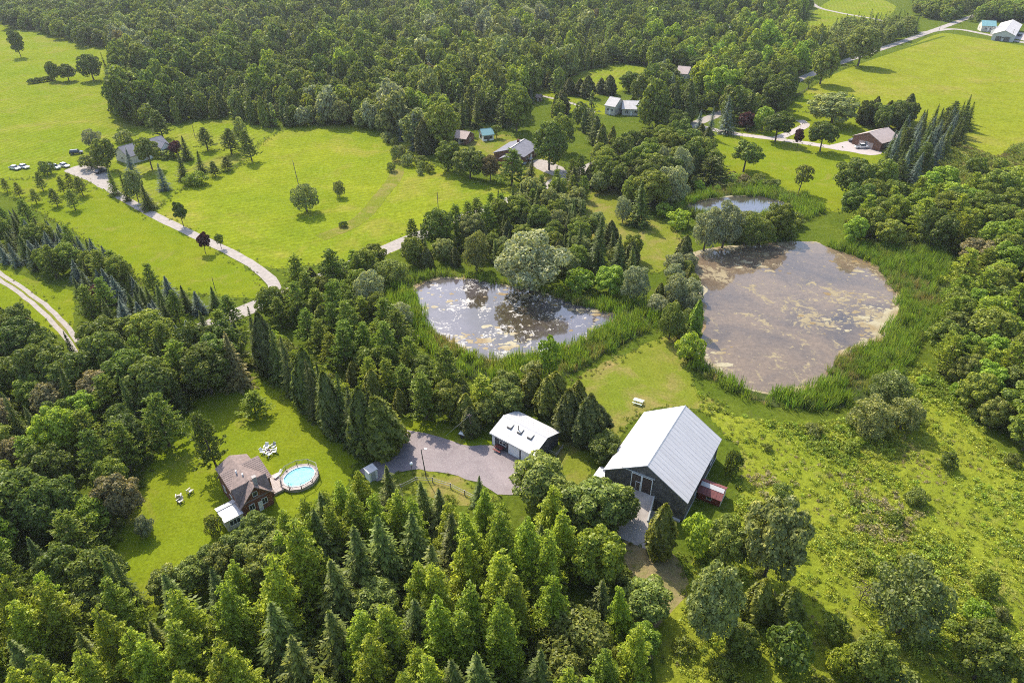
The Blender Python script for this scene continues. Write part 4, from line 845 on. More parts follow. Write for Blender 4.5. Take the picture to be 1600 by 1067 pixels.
# around the brick house
P_('broad','dark',858,266,54,74,'great dark maple covering the right end of the brick house')
P_('broad','mid',880,238,40,60,'green maple standing behind the great dark maple')
P_('spruce','cedar_d',897,302,46,42,'bushy dark conifer right of the brick house driveway')
P_('cedar','cedar_d',921,292,22,34,'small dark cedar right of the bushy conifer by the gravel road')
P_('pine','pine',800,290,48,58,'bushy green pine in front of the brick house')
P_('spruce','cedar_d',828,292,34,44,'browner conifer right of the pine in front of the brick house')
P_('broad','mid',700,268,40,46,'leafy tree at the left end of the garden hedge line')
P_('broad','dark',735,280,50,48,'dark round tree in the middle of the garden hedge line')
P_('broad','brown',766,282,28,38,'brownish tree next to the pine in the garden hedge line')
P_('broad','mid',690,236,52,74,'tall leafy tree left of the tan roofed cabin')
P_('cedar','cedar_d',664,240,30,52,'broad cedar left of the tall leafy tree near the tan cabin')
P_('spruce','spruce',722,207,30,60,'tall dark spruce right behind the tan roofed cabin')
P_('broad','mid',807,205,46,72,'tall ragged green tree rising behind the white cabin')
P_('spruce','spruce',745,200,26,56,'dark spruce behind the teal roofed cabin')
P_('thin','olive',776,216,16,22,'small orange-green tree right of the teal roofed cabin')
# hayfield and side drive
P_('willow','pale',480,331,42,44,'pale willow bush alone in the hayfield by the bent pole')
P_('willow','pale',531,308,17,26,'small pale bush alone in the middle of the hayfield')
P_('shrub','dark',537,355,12,9,'low dark bush in the lower hayfield')
P_('shrub','pale',619,252,14,24,'pale upright bush in the gap between the two hayfield parts')
P_('shrub','olive',612,268,14,14,'low olive bush below the pale bush in the hayfield gap')
P_('ball','dark',287,354,20,40,'dark young tree beside the side drive, highest up the slope')
P_('ball','red',321,396,18,32,'dark red young tree on the near side of the drive')
P_('thin','dark',346,388,13,24,'thin dark young tree on the far side of the drive')
P_('willow','willow',147,230,27,28,'silvery round bush in the pasture above the farm cars')
P_('broad','mid',169,266,36,48,'green tree at the left gable of the long grey-roofed house')
P_('shrub','olive',143,264,32,22,'wide low bush at the corner of the gravel parking pad')
P_('shrub','dark',75,273,22,20,'dark bush beside the parked cars, with a knob of growth behind')
P_('ball','olive',238,265,36,50,'round tree in front of the long grey-roofed house')
P_('spruce','blue',208,278,28,46,'silver-blue spruce in front of the left end of the grey-roofed house')
P_('spruce','spruce',200,314,18,48,'narrow dark spruce beside the side drive')
P_('broad','pale',217,316,26,48,'pale ragged tree between two spruces along the side drive')
P_('spruce','spruce_m',234,327,34,40,'wide green spruce at the lower end of the driveside group')
P_('spruce','spruce_m',181,305,26,42,'green spruce at the upper end of the driveside group')
P_('spruce','blue',258,297,28,42,'silver-blue spruce in the garden below the round tree')
P_('spruce','spruce',288,281,28,42,'dark spruce in the garden right of the silver-blue one')
P_('spruce','spruce',315,269,25,34,'smaller dark spruce nearer the hayfield corner')
P_('shrub','bright',308,289,34,20,'broad bright green bush at the garden corner')
P_('pine','pine_d',337,276,20,24,'small dark pine at the hayfield edge, left one of two')
P_('pine','pine_d',357,267,22,22,'small dark pine at the hayfield edge, right one of two')
P_('pine','pine_d',325,235,30,36,'dark pine alone in the paddock behind the garden')
P_('pine','pine_d',362,241,36,40,'wide dark pine at the upper left hayfield corner')
P_('pine','pine_d',394,252,32,50,'tallest dark pine at the upper left hayfield corner')
P_('willow','pale',380,228,22,46,'pale poplar-like tree behind the hayfield corner pines')
P_('pine','pine_d',255,216,36,44,'dark pine just behind the right end of the grey-roofed house')
P_('ball','red',278,246,20,26,'dark red small tree at the right end of the grey-roofed house')
P_('spruce','spruce',293,250,30,38,'dark spruce right of the dark red small tree')
P_('shrub','bright',262,246,30,12,'bright flowering bush below the white gable')
P_('shrub','pale',195,222,24,18,'round bush behind the left end of the grey-roofed house')
for a,b_,c_,d_ in [(68,299,20,30),(32,309,16,24),(12,300,16,22),(58,319,18,24),(90,322,22,28),(101,304,16,28),(114,300,18,30),(118,328,24,32),(130,306,24,30)]:
    P_('pine','olive',a,b_,c_,d_,'young olive pine below the parking pad','young pines below the parking pad')
P_('broad','dark',33,90,20,42,'lone dark tree with a bare stem in the far left pasture')
P_('broad','dark',87,127,18,30,'dark tree at the end of the pasture hedge')
P_('broad','dark',108,127,26,26,'wide tree in the middle of the pasture tree line')
P_('broad','dark',147,126,34,40,'bushy dark tree in the pasture near the forest edge')
P_('spruce','spruce',171,122,15,40,'narrow dark spruce in the pasture at the forest edge')
for k in range(5): P_('shrub','dark',50+8*k,131-1.2*k,11,8,'low dark bush in the pasture hedge','bushes of the pasture hedge')
# round the lily pond
P_('willow','willow',579,484,46,60,'silvery willow bush left of the lily pond, the taller of two')
P_('willow','willow',622,514,45,40,'silvery round willow bush left of the lily pond, lower of two')
P_('willow','olive',612,444,52,36,'olive bush at the upper left corner of the lily pond')
P_('willow','willow',830,452,104,86,'great silvery willow overhanging the far bank of the lily pond')
P_('willow','pale',745,424,40,62,'pale green willow left of the great silvery willow')
P_('willow','willow',991,470,42,54,'silvery willow bush at the right end of the lily pond')
P_('broad','bright',953,458,48,40,'bright green bush on the right bank of the lily pond')
P_('shrub','bright',905,455,46,34,'bright low bush beside the great silvery willow')
P_('spruce','spruce',932,428,52,88,'tallest dark spruce behind the right bank of the lily pond')
P_('spruce','spruce',965,430,44,64,'dark spruce right of the tallest one behind the lily pond')
P_('spruce','spruce',905,412,36,62,'dark spruce left of the tallest one behind the lily pond')
P_('spruce','spruce_m',986,428,30,44,'small spruce at the right end of the group behind the lily pond')
P_('cedar','bright',1083,522,22,52,'narrow bright cedar between the two larger ponds')
P_('willow','olive',1045,530,40,56,'olive willow bush on the path between the two ponds')
P_('willow','willow',1056,482,38,52,'silvery bush between the ponds beside the narrow cedar')
P_('shrub','bright',1076,566,40,44,'bright green bush at the lower left corner of the algae pond')
P_('cedar','cedar_d',1066,410,26,42,'dark cedar at the upper left corner of the algae pond')
P_('thin','bright',858,604,34,84,'thin tall sapling standing alone in front of the lily pond')
P_('thin','pale',835,606,36,44,'small pale sapling left of the thin tall one')
# round the small pond
P_('willow','willow',1099,392,44,64,'silvery willow at the left end of the bank between the ponds')
P_('willow','willow',1128,388,50,70,'silvery willow, taller of two on the bank between the ponds')
P_('willow','olive',1162,384,52,46,'olive round bush on the bank between the ponds')
P_('willow','olive',1186,382,40,40,'small olive bush right of the round one between the ponds')
P_('broad','mid',1212,372,46,52,'green bush at the right end of the bank between the ponds')
P_('shrub','bright',1036,338,24,22,'bright round bush left of the small pond, smaller of two')
P_('shrub','bright',1061,354,36,24,'bright round bush left of the small pond, larger of two')
P_('willow','willow',1046,320,46,62,'silvery willow at the left end of the small pond')
P_('willow','willow',1062,290,34,58,'tall silvery willow behind the one at the small pond')
P_('willow','willow',1033,280,22,52,'slender silvery willow left of the tall one')
P_('spruce','spruce',997,352,52,70,'wide dark spruce at the upper corner of the dry field')
P_('willow','willow',972,348,26,42,'silvery bush at the left foot of the wide dark spruce')
P_('broad','mid',985,322,30,44,'green tree behind the wide dark spruce by the dry field')
P_('pine','pine_d',1110,285,60,40,'spreading dark pine at the left edge of the estate lawn')
P_('broad','tan',1520,420,52,44,'tan blossoming tree at the edge of the right-hand thicket')
# cottage, yard and barn
P_('pine','spruce_m',342,738,54,98,'big ragged conifer on the cottage lawn behind the house')
P_('willow','willow',230,838,27,29,'silvery round bush on the left side of the cottage lawn')
P_('pine','bright',400,648,46,36,'low bright pine at the upper tip of the cottage lawn')
P_('shrub','olive',338,836,24,28,'bush beside the white sunroom of the cottage')
T_('cedar','cedar',585,622,12,4.3,'huge dense cedar at the yard end of the spruce row')
P_('broad','dark',945,722,56,42,'dark bush against the left side of the big barn')
P_('cedar','cedar_d',912,692,46,80,'big dark cedar right behind the garage')
P_('cedar','cedar_d',885,680,44,70,'big dark cedar behind the back corner of the garage')
T_('broad','olive',842,722,8.5,4.4,'large olive-green tree at the corner of the asphalt yard')
T_('broad','olive',933,758,9.5,4.6,'large dense tree left of the barn ramp')
T_('broad','dark',965,768,8,3.6,'dense dark tree right beside the barn ramp')
T_('broad','olive',888,762,8,3.4,'olive tree between the yard corner tree and the barn ramp trees')
P_('cedar','cedar',1029,866,44,80,'single bushy cedar in front of the barn, right of the ramp')
T_('broad','bright',936,838,10,3.8,'bright green leafy tree below the barn ramp trees')
P_('shrub','dark',1141,742,26,38,'dark bush at the back corner of the red shed')
# rough meadow, lower right
P_('willow','pale',1352,676,64,52,'left one of three round grey-green bushes below the algae pond')
P_('willow','pale',1406,670,56,46,'right one of three round grey-green bushes below the algae pond')
P_('willow','pale',1381,632,58,50,'rear one of three round grey-green bushes below the algae pond')
P_('shrub','dark',1478,732,24,22,'small dark bush alone in the rough meadow')
P_('broad','pale',1192,905,92,122,'large airy pale green tree at the left meadow edge')
P_('broad','olive',1130,885,56,70,'olive tree left of the large airy tree at the meadow edge')
P_('shrub','bright',1090,862,50,52,'bright bush in front of the right barn corner')
P_('broad','pale',1105,1002,74,112,'grey-green bushy tree right of the dirt track')
P_('willow','pale',1402,990,104,96,'wide pale willow bush in the lower meadow')
P_('cedar','cedar',1175,965,44,62,'olive cedar in the lower meadow, left of a similar one')
P_('cedar','cedar',1222,978,50,60,'olive cedar in the lower meadow, right of a similar one')
P_('bare','grey',1343,940,32,30,'leafless grey bush beside the wide pale willow')
P_('shrub','yellow',1312,1050,44,34,'yellow-green bush at the bottom of the meadow')
P_('shrub','dark',1225,1040,60,50,'dark green bush at the lower meadow edge')
P_('broad','mid',1352,1062,64,58,'green bushy tree at the bottom edge below the pale willow')
P_('broad','dark',1520,1062,78,68,'dark bushy tree at the lower right corner')
P_('broad','olive',1590,1075,60,60,'olive bushy tree cut by the lower right corner')
P_('shrub','mid',1300,1000,40,30,'green bush left of the wide pale willow')
P_('shrub','mid',1535,925,30,28,'small green bush in the right part of the meadow')
P_('shrub','pale',1560,968,22,18,'little pale bush in the right part of the meadow')
P_('shrub','dark',1460,930,22,16,'low dark bush between the willow and the meadow edge')
P_('shrub','mid',1560,265,22,18,'small bush on the rough meadow slope, left one of two'); P_('shrub','mid',1522,268,26,22,'bush on the rough meadow slope beside a smaller one')
P_('shrub','yellow',1585,290,40,26,'yellow-green bush on the rough meadow slope')
# tall spruce row between drive and cottage lawn
ROW = [(400,489),(418,503),(440,521),(463,543),(478,556),(494,566),(508,580),(523,584),(537,598),(552,606),(385,478)]
for i,(a,b_) in enumerate(ROW):
    T_('spruce' if i % 3 else 'cedar','spruce' if i % 2 else 'cedar_d',a,b_,14.5,2.6,'tall conifer in the cottage row','row of tall conifers along the cottage lawn')
T_('cedar','cedar_d',565,612,13,3.2,'dense dark conifer next to the huge cedar of the row')
for i in range(17):
    f = i/16; p = G(432+f*190, 545+f*150); put('shrub','olive' if i % 3 else 'yellow',p.x,p.y,4.2,2.0,'olive bush behind the conifer row','bush line behind the conifer row',True,True)
# near stand: individually placed tips
LT = [(460,814,16),(410,869,15),(340,903,14),(267,914,14),(258,966,14),(192,981,13),(215,993,13),(330,1003,14),(360,1016,13),(110,1019,13),(53,1021,13),(20,929,13),(60,906,14),(13,1044,12),(277,1049,12),(490,1049,12),(90,1054,12),
      (583,768,12),(616,761,12),(756,763,10),(778,778,11),(733,799,12),(728,834,13),(676,873,14),(650,874,13),(780,849,15),(828,808,14),(853,819,14),(885,791,13),(686,941,14),(720,949,13),(733,913,14),(603,938,14),(550,946,13),(570,984,13),(623,1054,13),(666,1018,13),(650,1014,12),(890,1049,12),(926,1054,12),(800,890,14)]
for a,b_,h_ in LT: T_('larch','larch',a,b_,h_*1.04,h_*.235,'yellow-green larch in the bottom stand','larches in the bottom stand')
LT2 = [(440,792,10),(470,775,11),(500,759,11),(530,745,11),(560,733,10),(545,765,12),(512,786,12),(478,805,12),(430,828,11),(640,775,11),(700,780,11)]
for a,b_,h_ in LT2: T_('larch' if a % 3 else 'broad','larch' if a % 3 else 'olive',a,b_,h_,h_*(.225 if a % 3 else .36),'yellow-green larch in the bottom stand' if a % 3 else 'olive-green broadleaf tree in the bottom stand','larches in the bottom stand' if a % 3 else 'broadleaf trees in the bottom stand')
for a,b_,h_ in [(400,812,7),(372,836,7),(345,853,7),(312,866,6),(284,884,6),(415,850,9),(250,893,6)]: T_('broad','olive',a,b_,h_,h_*.42,'olive bushy tree along the cottage lawn foot','bushy trees along the cottage lawn foot')
ST = [(447,994,12),(520,871,13),(520,944,12),(605,728,9),(660,751,9),(685,761,9),(553,824,14),(590,804,14),(646,924,12),(600,974,12),(706,1024,12),(746,1021,12),(667,850,13),(705,800,11),(640,800,12),(490,800,13),(420,940,13),(500,770,11)]
for a,b_,h_ in ST: T_('spruce','spruce_m',a,b_,h_,h_*.32,'green spruce in the bottom stand','spruces in the bottom stand')
T_('spruce','spruce',157,864,12,2.0,'dark pointed spruce, left of a pair above the larches'); T_('spruce','spruce',173,863,12,2.0,'dark pointed spruce, right of a pair above the larches')
T_('spruce','spruce',746,743,7,1.8,'small dark spruce at the near edge of the asphalt yard')
T_('willow','olive',906,970,8,4.6,'round olive willow in the gap at the bottom of the stand')
T_('pine','pine_b',265,530,12,4.2,'bright pine among the maples above the cottage lawn')
T_('spruce','brown',352,520,13,3.6,'browning conifer at the right end of the maple belt')
T_('broad','bright',72,640,11,3.6,'bright yellow-green tree in the left thicket')
T_('broad','dark',60,700,9,3.6,'rounded dark tree below the bright one in the left thicket')
T_('pine','pine',235,615,12,4.0,'ragged pine overhanging the cottage lawn from the left')
T_('pine','pine',95,800,10,3.4,'pale green pine left of the cottage lawn')
T_('broad','tan',170,745,9,3.4,'tan ragged tree at the left rim of the cottage lawn')
for a,b_ in [(228,565),(310,545),(322,530),(190,555),(55,540),(150,525)]: T_('broad','dark',a,b_,11,4.6,'dark round maple above the cottage','dark maples above the cottage lawn')

# --- stands
HOLES = [(2.4, 95, 7.5), (25.9, 87.2, 12), (33.5, 82, 4), (-42, 82, 7.5), (-36.5, 85.6, 4.5), (-24.2, 86, 2.2)]
ROADPTS = np.array([(p.x, p.y, w_) for pts, w_ in roads for p in pts])
WATERS = [W(POND1), W(POND2), W(POND3)]
def blocked(x, y, r):
    x = np.atleast_1d(x); y = np.atleast_1d(y); out = np.zeros(x.shape, bool)
    for hx, hy, hr in HOLES: out |= (x-hx)**2+(y-hy)**2 < (hr+r*.6)**2
    d = (x[:, None]-ROADPTS[None, :, 0])**2+(y[:, None]-ROADPTS[None, :, 1])**2
    out |= (d < (ROADPTS[None, :, 2]+r*.35)**2).any(1)
    for q in YARDS+WATERS: out |= inpoly(x, y, q)
    return out
ARTICLE = {}
def stand(px, mixes, spacing, where, seed, keep=1.0, tries=30, near=True):
    """scatter trees over a ground outline; mixes = (weight, kind, tint, h0, h1, r/h)"""
    rg = np.random.default_rng(seed); P = np.array(W(px)); x0, y0 = P.min(0); x1, y1 = P.max(0)
    n = int((x1-x0)*(y1-y0)/spacing**2*tries/10)+20; X = rg.uniform(x0, x1, n); Y = rg.uniform(y0, y1, n)
    ok = inpoly(X, Y, P); X, Y = X[ok], Y[ok]; ok = ~blocked(X, Y, 1.5); X, Y = X[ok], Y[ok]
    wts = np.array([q[0] for q in mixes], float); wts /= wts.sum()
    loc = [(ox, oy, orr) for ox, oy, orr in occupied if x0-9 < ox < x1+9 and y0-9 < oy < y1+9]
    arr = np.zeros((len(loc)+len(X), 3)); arr[:len(loc)] = loc if loc else np.zeros((0, 3)); m = len(loc)
    for x, y in zip(X, Y):
        q = mixes[rg.choice(len(mixes), p=wts)]; h = rg.uniform(q[3], q[4]); r = h*q[5]*rg.uniform(.85, 1.15)
        if m and ((arr[:m, 0]-x)**2+(arr[:m, 1]-y)**2 < (np.maximum(spacing*.72, (arr[:m, 2]+r)*.62))**2).any(): continue
        arr[m] = (x, y, r); m += 1
        nm = NAMES[q[1]]; lab = f"{ADJ[q[2]]} {WORD[nm]} {where}"
        put(q[1], q[2], x, y, h, r, lab, f"{PLUR[nm]} {where}", near)
BOTTOM = [(-260,1010),(60,990),(190,955),(240,985),(330,955),(400,920),(470,880),(560,850),(650,860),(740,890),(800,870),(850,830),(930,860),(975,885),(1000,940),(985,1040),(1000,1400),(-260,1400)]
stand(BOTTOM, [(.44,'larch','larch',9,16,.215),(.14,'larch','larch_d',8,14,.22),(.2,'spruce','spruce_m',8,13,.32),(.06,'spruce','spruce',9,13,.28),(.10,'broad','olive',6,9,.42)], 4.4, 'in the bottom stand', 101)
stand([(960,1000),(1010,960),(1040,1050),(1040,1300),(900,1400),(860,1050)], [(.5,'broad','bright',4,7,.45),(.3,'broad','olive',5,8,.45),(.2,'shrub','mid',2,4,.6)], 4.4, 'by the dirt track', 102)
stand([(-230,610),(0,600),(90,615),(160,600),(225,650),(258,690),(232,760),(190,835),(160,890),(190,950),(60,985),(-230,1010)], [(.34,'broad','dark',8,11,.4),(.2,'broad','mid',7,10,.42),(.16,'pine','pine',9,12,.32),(.08,'broad','bright',6,9,.42),(.12,'spruce','spruce',9,12,.22),(.1,'broad','tan',6,8,.42)], 4.6, 'in the left thicket', 103)
stand([(-150,555),(0,560),(110,548),(200,550),(300,560),(390,540),(408,590),(370,612),(310,630),(262,655),(180,610),(60,595),(-150,600)], [(.5,'broad','dark',9,12,.42),(.2,'broad','mid',8,11,.42),(.15,'pine','pine',10,12,.3),(.15,'spruce','spruce',9,12,.24)], 4.8, 'in the maple belt', 104)
stand([(-80,335),(0,350),(60,350),(130,395),(200,436),(262,470),(330,482),(385,486),(390,540),(300,545),(210,520),(130,500),(122,450),(60,425),(0,410),(-80,390)], [(.42,'spruce','blue',5,7.5,.36),(.33,'spruce','spruce',5,8,.34),(.15,'pine','pine',7,10,.3),(.1,'broad','mid',6,8,.4)], 3.0, 'in the spruce belt', 105)
T_('broad','red',148,447,5,2.6,'purple-leaved bush in the spruce belt beside the lane')
stand([(-120,480),(0,505),(60,535),(95,565),(0,560),(-120,560)], [(.5,'cedar','cedar_d',5,7,.26),(.5,'broad','dark',5,8,.42)], 3.8, 'left of farm lane', 106)
stand([(405,455),(440,440),(520,440),(572,455),(598,510),(640,560),(690,612),(760,640),(735,668),(690,668),(640,650),(600,635),(540,600),(470,540),(412,500)], [(.62,'pine','pine',8,12,.33),(.14,'pine','pine_b',7,10,.33),(.14,'broad','mid',5,8,.42),(.1,'cedar','cedar',5,8,.26)], 4.3, 'on the pond slope', 107)
stand([(680,655),(720,640),(790,625),(860,620),(930,645),(938,690),(905,700),(872,672),(830,650),(800,642),(765,660),(735,680),(700,672)], [(.4,'cedar','cedar',6,9,.3),(.15,'cedar','cedar_d',6,8,.3),(.45,'broad','olive',5,7.5,.44)], 3.4, 'behind the garage', 108)
stand([(428,482),(500,452),(585,414),(592,428),(520,470),(450,500)], [(.5,'pine','pine',7,10,.3),(.3,'broad','mid',6,9,.4),(.2,'cedar','cedar_d',6,8,.27)], 3.4, 'along the gravel road', 131)
stand([(640,394),(700,366),(830,314),(890,290),(930,280),(940,300),(860,335),(740,385),(660,408)], [(.35,'broad','mid',8,12,.4),(.3,'pine','pine',8,11,.3),(.2,'spruce','spruce',8,11,.25),(.15,'broad','pale',7,10,.4)], 3.8, 'along the upper road', 132)
stand([(540,430),(590,416),(680,392),(760,362),(840,335),(900,325),(950,370),(1000,415),(1000,440),(930,440),(870,432),(770,426),(700,420),(620,425)], [(.3,'spruce','spruce',6,10,.25),(.3,'broad','mid',5,9,.42),(.15,'cedar','cedar_d',5,8,.28),(.15,'broad','pale',5,8,.42),(.1,'shrub','olive',2.5,4,.6)], 4.2, 'behind the lily pond', 109)
stand([(1020,470),(1050,425),(1078,415),(1088,470),(1092,545),(1070,555),(1048,520),(1025,500)], [(.4,'willow','willow',4,6,.5),(.3,'willow','olive',3,5,.5),(.3,'cedar','cedar',4,6,.27)], 3.6, 'between the big ponds', 110)
stand([(905,296),(940,268),(985,243),(1060,218),(1105,240),(1115,285),(1070,290),(1030,330),(990,330),(955,300)], [(.5,'broad','mid',9,13,.42),(.25,'broad','dark',9,13,.42),(.25,'cedar','cedar_d',8,11,.3)], 5.2, 'in the middle grove', 111)
stand([(1098,350),(1180,344),(1240,348),(1245,376),(1200,380),(1110,376)], [(.6,'shrub','olive',2.5,4.5,.6),(.4,'shrub','mid',2.5,4.5,.6)], 3.2, 'on the middle bank', 112)
stand([(1064,300),(1110,276),(1170,284),(1250,300),(1190,296),(1110,302)], [(.5,'shrub','olive',2.5,4,.65),(.3,'shrub','tan',2,4,.6),(.2,'shrub','bright',2,4,.6)], 3.4, 'behind the small pond', 113)
stand([(1300,368),(1325,335),(1400,318),(1440,300),(1520,320),(1600,325),(1720,330),(1720,520),(1590,455),(1500,400),(1400,390),(1330,384)], [(.3,'broad','mid',8,12,.42),(.3,'broad','bright',7,11,.42),(.3,'pine','pine_b',9,13,.32),(.1,'broad','dark',9,12,.42)], 5.0, 'in the right wood', 114)
stand([(1495,425),(1560,430),(1760,470),(1760,770),(1640,725),(1570,700),(1520,650),(1465,610),(1448,575),(1480,500)], [(.22,'broad','mid',7,10,.42),(.26,'broad','bright',6,9,.42),(.4,'pine','pine_b',8,12,.34),(.12,'broad','olive',6,9,.42)], 4.6, 'in the right thicket', 115)
stand([(1335,192),(1425,188),(1420,206),(1350,208)], [(.6,'broad','dark',9,13,.36),(.4,'cedar','cedar_d',9,12,.28)], 5.0, 'behind the estate house', 116)
stand([(1392,232),(1405,214),(1440,205),(1505,190),(1512,214),(1470,248),(1425,288),(1385,285),(1375,262)], [(.5,'spruce','spruce',9,12,.3),(.25,'spruce','blue',9,12,.3),(.25,'pine','pine_d',8,11,.34)], 3.7, 'in the estate hedge', 117)
stand([(600,212),(640,242),(668,268),(700,274),(655,278),(612,245)], [(.5,'shrub','pale',2,4.5,.55),(.5,'shrub','olive',2,4,.55)], 4.5, 'along the hayfield hedge', 118)
stand([(1310,48),(1395,44),(1440,50),(1385,72),(1325,88),(1290,108),(1285,75)], [(.5,'farpine','olive',9,14,.28),(.3,'far','olive',8,12,.4),(.2,'farspruce','spruce',10,15,.22)], 5.5, 'above the gravel road at the upper right', 119, near=False)
stand([(1425,-15),(1800,-15),(1800,70),(1640,52),(1600,36),(1545,34),(1480,36),(1430,26)], [(.5,'far','mid',9,14,.42),(.2,'far','bright',9,13,.42),(.3,'farpine','pine_d',10,14,.28)], 6.2, 'beyond the road junction at the upper right', 120, near=False)
stand([(8,46),(70,52),(130,74),(190,76),(190,-20),(60,-20),(8,10)], [(.6,'far','dark',9,13,.42),(.4,'far','mid',8,12,.42)], 7, 'in the far wood behind the left pasture', 121, near=False)
stand([(1110,1010),(1250,990),(1340,1040),(1500,1075),(1720,1080),(1720,1300),(1100,1300),(1060,1100)], [(.4,'shrub','mid',2,4.5,.6),(.3,'shrub','olive',2,4,.6),(.3,'broad','mid',4,7,.45)], 5.0, 'below the meadow', 122)
# the big forest, kind by patches
FOREST = [(185,190),(230,202),(340,186),(400,197),(430,206),(520,195),(575,205),(640,228),(662,246),(720,212),(780,200),(850,192),(905,196),(935,264),(985,242),(1050,200),(1110,205),(1185,192),(1228,168),(1242,132),(1290,104),(1296,72),(1240,62),(1255,22),(1240,-28),(185,-28)]
def patch(x, y, s, ph): return math.sin(x/s+ph)+math.sin(y/s*.8+1.7*ph+1.3*math.sin(x/s*.6))+.6*math.sin((x+y)/s*2.1+ph)
HOUSES = [o_ for o_ in COL.objects if o_.get('category') in ('house', 'cabin', 'hut', 'garage') and o_.location.y > 150]
def hides_house(X, Y):
    out = np.zeros(X.shape, bool)
    for o_ in HOUSES:
        c = Vector((o_.location.x, o_.location.y)); d = -c.normalized()
        for k in (0, 8, 16, 24, 31, 38, 45): q = c+d*k; out |= (X-q.x)**2+(Y-q.y)**2 < (10 if k < 20 else 7.5)**2
    return out
def forest():
    rg = np.random.default_rng(55); P = np.array(W(FOREST)); x0, y0 = P.min(0); x1, y1 = P.max(0); sp = 5.1
    X, Y = np.meshgrid(np.arange(x0, x1, sp), np.arange(y0, y1, sp*.87)); X[1::2] += sp/2; X = (X+rg.uniform(-2.6, 2.6, X.shape)).ravel(); Y = (Y+rg.uniform(-2.4, 2.4, Y.shape)).ravel()
    ok = inpoly(X, Y, P) & ~hides_house(X, Y)
    for c in (CLEAR1, CLEAR2, LAWN_BRICK, LAWN_E): ok &= ~inpoly(X, Y, W(c))
    for dy in (8, 16, 24, 32): ok &= ~inpoly(X, Y+dy, W(CLEAR1))
    for dy in (8, 16, 24): ok &= ~inpoly(X, Y+dy, W(CLEAR2))
    X, Y = X[ok], Y[ok]; ok = ~blocked(X, Y, 2.0); X, Y = X[ok], Y[ok]
    oc = np.array([o_ for o_ in occupied if o_[1] > 200])
    ok = ~(((X[:, None]-oc[None, :, 0])**2+(Y[:, None]-oc[None, :, 1])**2) < (oc[None, :, 2]*.75+1.8)**2).any(1); X, Y = X[ok], Y[ok]
    for x, y in zip(X, Y):
        gap = patch(x, y, 17, 3.3)
        if gap > 1.9 or rg.random() < .05: continue
        v = patch(x, y, 30, .4)+rg.normal(0, .6)+1.0*math.exp(-((x+20)/70)**2-((y-330)/110)**2)
        where = 'in the forest edge' if y < 330 else 'in the big forest'; big = math.exp(rg.normal(0, .26))*(1+.16*patch(x, y, 40, .9)/2)
        if v > 1.2: k, tn, h, q = ('farcedar', 'cedar' if rg.random() < .6 else 'pine_d', rg.uniform(8, 12), .21) if rg.random() < .55 else ('farpine', 'pine_d' if rg.random() < .7 else 'pine', rg.uniform(9, 14), .27)
        elif rg.random() < .07: k, tn, h, q = 'farspruce', 'spruce' if rg.random() < .7 else 'blue', rg.uniform(10, 16), .2
        else:
            u = patch(x, y, 38, 2.2)+rg.normal(0, 1.0); tn = 'willow' if u > 2.3 else ('pale' if u > 1.2 else ('olive' if u > .2 else ('mid' if u > -.9 else 'dark')))
            z = rg.random()
            if z < .05: tn = 'yellow'
            elif z < .06: tn = 'brown'
            if x > 90 and u > .3: tn = 'bright' if rg.random() < .6 else 'yellow'
            k, h, q = 'far', min(17, 10*big), .33
        side = 'left' if x < -60 else ('right' if x > 110 else 'middle')
        nm = NAMES[k]; put(k, tn, x, y, h*(.8+.2*big), min(6.5, h*q*rg.uniform(.8, 1.25)), f"{ADJ[tn]} {WORD[nm]} {where}, {side} part", f"{PLUR[nm]} {where}, {side} part", False)
forest()

# --- labels: inside a stand every near tree is told apart by its row and its place from the left
ORD = ['first','second','third','fourth','fifth','sixth','seventh','eighth','ninth','tenth','eleventh','twelfth']+['%dth' % k for k in range(13, 60)]
for k in (21, 31, 41, 51): ORD[k-1] = '%dst' % k
for k in (22, 32, 42, 52): ORD[k-1] = '%dnd' % k
for k in (23, 33, 43, 53): ORD[k-1] = '%drd' % k
def pix(x, y, z):
    d = y*CP-(z-CAM_H)*SP; return 800+FPX*x/d, 533.5-FPX*(y*SP+(z-CAM_H)*CP)/d
def tell_apart(trees):
    same = {}
    for t_ in trees:
        if t_['near']: same.setdefault(t_['label'], []).append(t_)
    for lb, L in same.items():
        if len(L) < 2: continue
        for t_ in L: t_['px'], t_['py'] = pix(t_['x'], t_['y'], t_['h'])
        L.sort(key=lambda q: q['py']); n = max(1, round(len(L)/11)); rows = [L[len(L)*i//n:len(L)*(i+1)//n] for i in range(n)]
        for i, row in enumerate(rows):
            row.sort(key=lambda q: q['px'])
            for j, t_ in enumerate(row):
                if len(row) == 1: pos = 'the lone one'
                elif j == 0: pos = 'leftmost'
                elif j == len(row)-1: pos = 'rightmost'
                else: pos = ORD[j]+' from left'
                rw = '' if n == 1 else (' in back row' if i == 0 else (' in front row' if i == n-1 else ' in %s row from back' % ORD[i]))
                t_['label'] = lb+', '+pos+rw
tell_apart(TREES)
